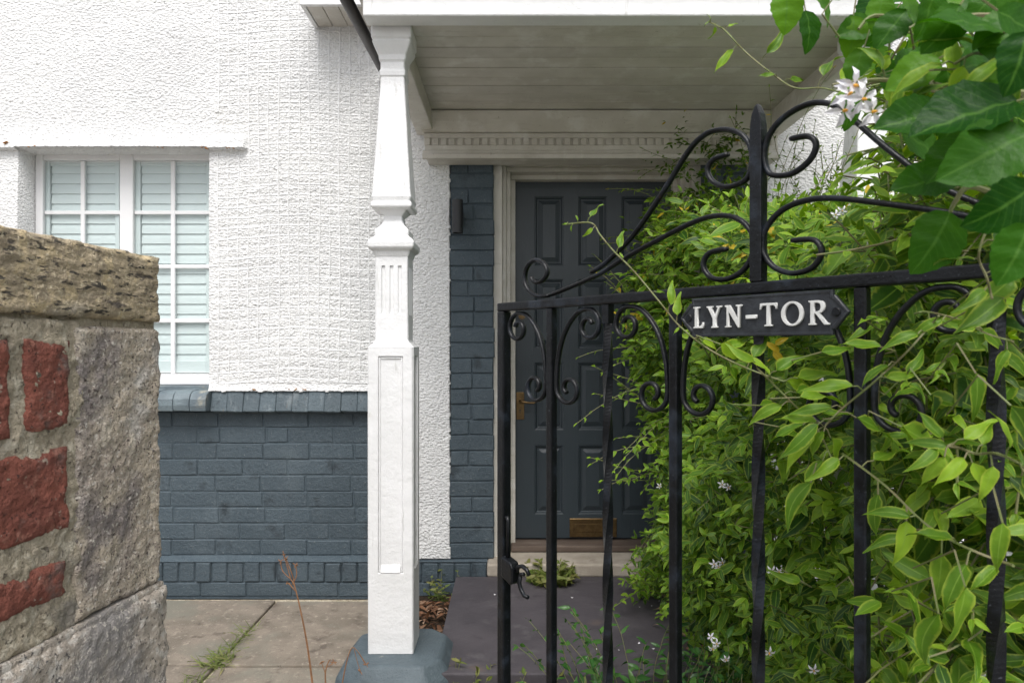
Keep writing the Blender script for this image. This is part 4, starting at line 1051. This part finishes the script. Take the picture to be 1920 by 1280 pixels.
near_shoot([(1560, 860), (1530, 800), (1490, 760), (1450, 720), (1420, 690)], (.86, .9),
           [(.1, -125, .07, .7), (.3, 190, .06, .8), (.4, 20, .065, .8), (.55, 200, .065, .85), (.65, 10, .07, .8), (.75, 120, .06, .85), (.85, 45, .06, .9), (1, 130, .055, .9)], .0016)
near_shoot([(1900, 1060), (1820, 1030), (1740, 985), (1660, 910), (1580, 850)], (.66, .82),
           [(.1, 200, .05, .7), (.25, 230, .075, .75), (.35, 150, .06, .7), (.45, -95, .085, .8), (.55, 165, .06, .75), (.65, -110, .07, .8), (.8, -100, .075, .85), (.9, 30, .07, .8), (.97, 190, .06, .8)], .0022)
near_shoot([(1915, 870), (1870, 850), (1830, 850), (1800, 840), (1770, 835)], (.62, .66),
           [(.1, -60, .05, .7), (.2, 100, .045, .75), (.35, -100, .05, .9), (.5, 60, .045, .8), (.6, -150, .05, .9), (.7, -80, .05, .95), (.8, 170, .05, .9), (.9, 40, .055, .95), (.95, -120, .05, 1.0), (1, 120, .045, .95), (1, 190, .05, .9)], .0018)
near_shoot([(1900, 640), (1850, 625), (1800, 600), (1740, 585), (1715, 588)], (.70, .80),
           [(.1, -110, .05, .5), (.3, 160, .05, .55), (.45, -30, .05, .6), (.6, 200, .05, .7), (.75, -100, .045, .6)], .0016)
for (px, py, Y, ang, ln, tint) in ((1520, 905, .85, -125, .085, .85), (1690, 800, .76, -32, .095, .85), (1540, 660, .84, 20, .055, .9), (1425, 760, .92, 0, .06, .8), (1500, 745, .86, 5, .08, .9), (1460, 800, .9, -10, .05, .8), (1745, 740, .74, -70, .06, .55), (1700, 700, .8, 60, .055, .6),
        (1350, 645, .95, -25, .06, .85), (1830, 700, .66, -80, .06, .4), (1880, 560, .6, -150, .07, .3), (1900, 520, .6, -130, .07, .35), (1880, 980, .62, -100, .06, .5), (1810, 1100, .66, -95, .075, .7), (1760, 1150, .68, -100, .085, .8), (1895, 760, .6, -60, .06, .5),
        (1620, 1130, .9, -70, .06, .7), (1500, 1090, 1.0, 150, .055, .75), (1700, 1010, .78, 190, .06, .7), (1650, 650, .8, 170, .06, .9)):
    p = at(px, py, Y); a = math.radians(ang)
    near.append(Leaf(p, Vector((math.cos(a), random.uniform(-.3, .2), math.sin(a))), Vector((random.uniform(-.7, .5), -1, random.uniform(.2, 1.6))), ln * .80, tint * random.uniform(.6, 1.05), 'vinebig', 'vine'))
    stems.append(([p, p - Vector((math.cos(a), 0, math.sin(a))) * .03 + Vector((0, .02, 0)), p + Vector((.02, .12, -.02))], .001))
for _ in range(70):                                      # a looser fringe through and round the gate
    px = random.uniform(1640, 1930); py = random.uniform(560, 1280); k_ = (px - 945) / (9 + .07753 * px)
    Yg = Y0 * (1 - .07753 * k_) + random.uniform(.03, .25)
    shoot(at(px, py, Yg), Vector((-.5, -.5, random.uniform(-.5, .5))) + rv(.6), random.uniform(.06, .16), random.randint(3, 5), random.uniform(.04, .06), .5, 'vinebig', droop=.5, out=near)
near_shoot([(1925, 182), (1860, 175), (1790, 165), (1720, 150), (1660, 150), (1610, 165)], (.50, .66),
           [(.1, 150, .05, .7), (.2, 25, .05, .75), (.3, 165, .055, .8), (.42, 100, .05, .85), (.52, 200, .05, .75), (.6, 60, .045, .8), (.7, -110, .04, .7), (.8, 120, .045, .8), (.9, 30, .04, .75), (1, 200, .04, .7)], .0018)
near_shoot([(1925, 95), (1880, 110), (1830, 100), (1790, 120)], (.48, .54), [(.2, 200, .05, .8), (.4, -50, .05, .7), (.6, 150, .055, .85), (.8, -120, .05, .8), (1, 190, .055, .85)], .0016)
near_shoot([(1760, -10), (1720, 30), (1690, 80), (1660, 130)], (.66, .72), [(.2, 0, .05, .6), (.4, 200, .05, .7), (.6, -20, .05, .75), (.8, 215, .045, .8), (1, -80, .05, .8)], .0014)
near_shoot([(1860, 560), (1850, 520), (1835, 480), (1850, 430)], (.58, .6), [(.2, 190, .045, .3), (.4, 0, .045, .3), (.6, 160, .04, .35), (.8, 30, .045, .3), (1, 90, .04, .4)], .0014)
for _ in range(230):                                     # the climber carries on up the right side, behind the broad leaves
    shoot(at(random.uniform(1655, 1940), random.uniform(170, 520), random.uniform(.85, 1.35)), Vector((-.6, -.6, random.uniform(-.3, .7))) + rv(.6), random.uniform(.06, .16), random.randint(3, 6), random.uniform(.035, .062), random.uniform(.3, .75), out=bulk)
front = pick_front(bulk, 300 - min(len(near), 230))
near_front = set(range(len(near))) if len(near) <= 230 else pick_front(near, 230, 7)
for i in sorted(near_front): put_leaf(near[i], climber)
for i in sorted(front): put_leaf(bulk[i], climber)
rest = [l for i, l in enumerate(bulk) if i not in front] + [l for i, l in enumerate(near) if i not in near_front]
for l in rest:                                           # a few yellowing leaves on the upper part
    if l.p.z > 1.35 and l.p.y > 1.4 and random.random() < .03: l.m = 'yellow'
for _ in range(34):
    rest.append(Leaf(at(random.gauss(1470, 45), random.gauss(455, 38), random.uniform(1.9, 2.5)), rv(1), Vector((-.2, -1, .5)) + rv(.4), random.uniform(.04, .06), .5, 'vine', 'yellow'))
for _ in range(16):
    rest.append(Leaf(at(random.gauss(1470, 40), random.gauss(655, 22), random.uniform(1.5, 1.9)), rv(1), Vector((-.2, -1, .5)) + rv(.4), random.uniform(.035, .05), .5, 'vine', 'yellow'))
joined_leaves('foliage', rest, climber)
b = MB()
for pts, r in stems: b.tube(pts, r, 4)
stuff(part('stems', b, MT['stem'], climber))
b = MB()
for _ in range(46):
    y = random.uniform(1.5, 3.4); x = random.uniform(1.02, 1.5); pts = []
    p = Vector((x, y, 0)); dd = Vector((random.uniform(-.2, .2), random.uniform(-.2, .2), 1))
    for i in range(9): pts.append(p.copy()); p = p + dd * .19; dd = (dd + rv(.25)).normalized()
    b.tube(pts, [.008 - .0007 * i for i in range(9)], 5)
stuff(part('woody_stems', b, MT['woodstem'], climber))
for (px, py, Y) in ((1592, 178, .585), (1618, 186, .58), (1602, 160, .585), (1636, 210, .60), (1582, 208, .60)):
    put_flower(at(px, py, Y), (random.uniform(-.5, .3), -1, random.uniform(-.5, .2)), .030, climber)
for (px, py, Y) in ((1355, 900, 1.9), (1366, 905, 1.88), (1572, 405, 1.6), (1560, 412, 1.62), (1445, 1055, 1.7), (1458, 1056, 1.7), (1335, 1175, 1.75), (1345, 1187, 1.74), (1338, 1196, 1.76), (1362, 1215, 1.7), (1440, 1200, 1.5), (1520, 1230, 1.4), (1240, 905, 2.6), (1340, 1045, 2.0), (1348, 1050, 2.0), (1355, 1042, 2.0), (1800, 1222, .85), (1843, 1010, .85), (1720, 702, 1.1), (1710, 704, 1.1), (1250, 1000, 2.6)):
    put_flower(at(px, py, Y) + Vector((-.02, -.06, 0)), (random.uniform(-.6, .3), -1, random.uniform(-.6, .3)), random.uniform(.022, .028), climber)

# ------------------------------------------------------------------ broad-leaved shrub hanging in at the upper right
shrub = thing('overhanging_shrub', 'shrub with large broad dark green leaves overhanging the gate from the upper right', 'shrub', (1.1, .75, 0))
sleaves = []; sst = []
def bl(px, py, Y, ang, lpx, t, nz=.4, tilt=0):
    a = math.radians(ang); d = Vector((math.cos(a), tilt, math.sin(a)))
    sleaves.append(Leaf(at(px, py, Y), d, Vector((random.uniform(-.5, .5), -1, nz * random.uniform(.6, 2.2))), lpx * (.78 if lpx > 140 else .86) * Y / FPX, min(1, t * .85 + .2), 'broad', 'broad'))
# (base x, y, distance, direction of the tip, length in picture pixels, tint)
for a in ((1782, 398, .60, -124, 165, .55), (1765, 210, .52, -172, 140, .30), (1905, 190, .48, 190, 250, .05), (1935, 20, .5, -150, 150, .3), (1900, -30, .52, -80, 140, .3), (1960, 90, .5, 170, 150, .35), (1930, 250, .46, -160, 230, .10), (1880, 60, .50, 160, 190, .18), (1790, 330, .56, 190, 140, .25),
          (1935, 350, .44, -150, 170, .2), (1930, 420, .42, -115, 160, .25), (1760, 110, .56, 200, 120, .6), (1800, 130, .53, 10, 150, .75), (1830, 160, .5, 20, 150, .7), (1700, 60, .64, 150, 90, .5), (1640, 40, .70, 200, 90, .45),
          (1600, 30, .70, -100, 90, .6), (1560, 0, .68, 60, 90, .55), (1475, -20, .72, -95, 95, .8), (1530, -15, .74, -60, 80, .6), (1510, 20, .78, -80, 90, .4), (1690, -10, .6, -60, 120, .4), (1750, -20, .56, -100, 110, .5), (1620, 90, .68, -110, 80, .35), (1650, 110, .7, -70, 70, .45),
          (1600, 180, .78, -95, 75, .35), (1720, 180, .6, -80, 100, .5), (1690, 250, .62, -20, 120, .35), (1870, 20, .46, -30, 150, .15), (1800, 10, .52, -130, 120, .45), (1900, 300, .47, 175, 150, .15), (1820, 260, .54, -140, 130, .2), (1925, 60, .42, -110, 150, .12),
          (1740, 30, .58, 40, 110, .65), (1680, 130, .63, 25, 110, .7), (1790, 70, .55, -30, 120, .5), (1860, 250, .5, -60, 140, .08), (1700, 20, .62, -130, 100, .5), (1655, -10, .66, -100, 90, .55)):
    bl(*a)
for _ in range(64):                                      # further leaves behind, filling the corner
    px = random.uniform(1640, 1980); py = random.uniform(-80, 330 if px > 1720 else 130)
    bl(px, py, random.uniform(.7, 1.15), random.uniform(120, 300), random.uniform(70, 115), random.uniform(.15, .75), random.uniform(.1, 1.0), random.uniform(-.4, .4))
for l in sleaves: put_leaf(l, shrub)
b = MB(); root = Vector((1.15, .8, .9))
def limb(pts, r0, r1):
    P = [Vector(p) for p in pts]; n = len(P); b.tube(P, [r0 + (r1 - r0) * i / (n - 1) for i in range(n)], 6)
hub = at(1990, 130, .62)
limb([(1.15, .8, 0), (1.1, .78, .8), (.85, .72, 1.3), hub + Vector((.06, .03, .05)), hub], .007, .004)
for l in sleaves:
    p = l.p; q = p - l.d * .020 + Vector((0, 0, .003)); base = q - l.d * .018 + (hub - q).normalized() * .035 + Vector((0, .02, .01))
    b.tube([p, q, base], [.0008, .0009, .0012], 5)
for pix, Y in (([(2000, 180), (1880, 172), (1760, 162), (1650, 150), (1560, 160)], .62), ([(1990, 60), (1860, 30), (1720, 40), (1640, 30), (1610, 55)], .66), ([(1990, 420), (1900, 380), (1820, 350), (1790, 380), (1782, 398)], .57)):
    P = crom(pix, 5); b.tube([at(x, y, Y) for x, y in P], [.0032 - .0018 * i / len(P) for i in range(len(P))], 6)
stuff(part('branches', b, MT['stem'], shrub))

# ------------------------------------------------------------------ small plants
def clump(name, label, cat, base, n, rad, hgt, size, kind, mat, tint=.5, up=1.0, group=None, droop=.4, stemm='stem', stemr=.001, nl=(5, 8)):
    t = thing(name, label, cat, base, group); L = []; keep = len(stems)
    for _ in range(n):
        a = random.uniform(0, 6.283); rr = rad * math.sqrt(random.random()); p = Vector(base) + Vector((rr * math.cos(a), rr * math.sin(a), 0))
        shoot(p, Vector((math.cos(a) * .6, math.sin(a) * .6 - .1, up)), hgt * random.uniform(.5, 1.1), random.randint(*nl), size, tint, kind, out=L, mat=mat, droop=droop, stemr=stemr, tipgrow=False)
    ss = stems[keep:]; del stems[keep:]
    big = pick_front(L, 40, 9)
    for i in sorted(big): put_leaf(L[i], t)
    joined_leaves('foliage', [l for i, l in enumerate(L) if i not in big], t)
    bb = MB()
    for pts, r in ss: bb.tube(pts, r, 4)
    stuff(part('stems', bb, MT[stemm], t)); return t
clump('low_bush', 'low bush with small glossy dark green leaves beside the slate path behind the gate', 'bush', (.46, 2.02, .02), 100, .16, .46, .042, 'small', 'privet', .45, 1.4, nl=(12, 18))
clump('weed', 'leafy green weed growing where the blue grey wall meets the soil left of the path', 'weed', (-.36, 3.42, .02), 12, .06, .13, .030, 'vine', 'weed', .5, 1.0)
clump('succulent', 'small rosette plant growing against the pale stone doorstep', 'plant', (.19, 3.41, .128), 40, .09, .075, .052, 'small', 'weed', .75, .8)
clump('seedling', 'little leafy weed at the slate path edge beside the blue grey post base', 'weed', (-.20, 2.37, .0), 26, .06, .15, .040, 'small', 'weed', .7, 1.1)
clump('seedling', 'little leafy weed at the slate path edge, behind the gate between two bars', 'weed', (.10, 2.36, .0), 22, .09, .14, .040, 'small', 'weed', .6, 1.1)
clump('seedling', 'small weed at the slate path edge behind the latch stile of the gate', 'weed', (-.03, 2.38, .0), 10, .04, .14, .036, 'small', 'weed', .5, 1.1)
def tuft(label, base, n, h, spread):
    t = thing('grass_tuft', label, 'grass', base); bb = []
    for _ in range(n):
        a = random.uniform(0, 6.283); rr = random.random()
        p = Vector(base) + Vector((spread[0] * random.uniform(-1, 1), spread[1] * random.uniform(-1, 1), 0))
        bb.append(Leaf(p, Vector((math.cos(a) * .8, math.sin(a) * .8, random.uniform(.5, 1.3))), Vector((0, -.3, 1)) + rv(.4), h * random.uniform(.4, .95), random.uniform(.2, .9), 'blade', 'grass'))
    o = joined_leaves('blades', bb, t); return t
tuft('grass tuft in the paving joint close to the post', (-1.20, 3.02, -.005), 70, .085, (.02, .14))
tuft('grass tuft spreading from the crossing of the paving joints', (-1.20, 2.80, -.005), 110, .10, (.045, .06))
tuft('sparse grass in the front paving joint beside the stone plinth', (-1.22, 2.62, -.005), 40, .09, (.03, .06))
# dry stalk with a seed head, and a smaller bent one by the post base
def stalk(label, pix, Y, r, heads):
    t = thing('dry_stalk', label, 'weed', at(pix[0][0], pix[0][1], Y)); m = MB()
    P = crom(pix, 5); m.tube([at(x, y, Y) for x, y in P], [r * (1 - .6 * i / len(P)) for i in range(len(P))], 5)
    for hpix in heads:
        Q_ = crom(hpix, 4); m.tube([at(x, y, Y + .01) for x, y in Q_], r * .45, 4)
        e = at(*hpix[-1], Y + .01)
        for _ in range(5):
            d = rv(1).normalized() * .012; m.tube([e, e + d * .5, e + d], [.0008, .0022, .0008], 4)
    part('stem', m, MT['drystem'], t)
stalk('tall rusty dry stalk with forked seed head in front of the blue grey brickwork', [(592, 1330), (578, 1220), (565, 1150), (553, 1100), (545, 1085)], 2.5, .0042,
      [[(545, 1085), (530, 1070), (526, 1052)], [(545, 1085), (538, 1060), (532, 1038)], [(548, 1095), (556, 1078), (554, 1058)], [(556, 1110), (546, 1098), (540, 1092)], [(553, 1100), (549, 1080), (536, 1046)]])
stalk('small bent brown stalk leaning on the blue grey post base', [(640, 1290), (650, 1240), (660, 1214), (672, 1222), (690, 1250)], 2.33, .0022, [[(664, 1216), (670, 1240), (676, 1258)], [(672, 1222), (680, 1236), (686, 1246)]])
stalk('rusty clump of dry stems at the edge of the paving by the post base', [(612, 1300), (610, 1262), (616, 1240), (620, 1236)], 2.32, .003, [[(610, 1262), (606, 1250), (602, 1240)], [(614, 1250), (622, 1244), (626, 1240)]])
# fallen leaves on the soil between post and path
lit = thing('fallen_leaves', 'brown fallen leaves lying on the soil between the post base and the slate path', 'leaves', (-.33, 3.05, .02)); L = []
for _ in range(150):
    p = Vector((random.gauss(-.38, .07), random.uniform(2.8, 3.38), .03 + random.random() * .02))
    L.append(Leaf(p, Vector((random.uniform(-1, 1), random.uniform(-1, 1), random.uniform(-.2, .3))), Vector((0, 0, 1)) + rv(.6), random.uniform(.03, .065), random.uniform(0, 1), 'small', 'deadleaf'))
for i, l in enumerate(L[:45]): put_leaf(l, lit, 'dead_leaf')
joined_leaves('leaf_litter', L[45:], lit)
lit = thing('leaf_litter', 'reddish brown leaf litter under the climber along the right edge of the path', 'leaves', (.95, 2.9, .14)); L = []
for _ in range(420):
    p = Vector((random.gauss(.86, .09), random.uniform(2.4, 3.4), .134 + random.random() * .015))
    L.append(Leaf(p, Vector((random.uniform(-1, 1), random.uniform(-1, 1), random.uniform(-.2, .3))), Vector((0, 0, 1)) + rv(.6), random.uniform(.02, .05), random.uniform(0, 1), 'small', 'deadleaf'))
joined_leaves('dead_leaves', L, lit)
pet = thing('fallen_petals', 'white fallen petals scattered on the dark slate path', 'petals', (.4, 2.9, .13)); m = MB()
for _ in range(22):
    x = random.gauss(.66, .16) if random.random() < .7 else random.uniform(-.2, .6); y = random.uniform(2.5, 3.35); s_ = random.uniform(.003, .008); a = random.uniform(0, 6)
    q = [Vector((x + s_ * math.cos(a + t) * (1 if k % 2 else .6), y + s_ * math.sin(a + t), .1305 + .003 * (k % 2))) for k, t in enumerate((0, 1.3, 2.6, 3.9, 5.2))]
    m.add([tuple(v) for v in q], [(0, 1, 2, 3, 4)])
stuff(part('petals', m, MT['petal'], pet))
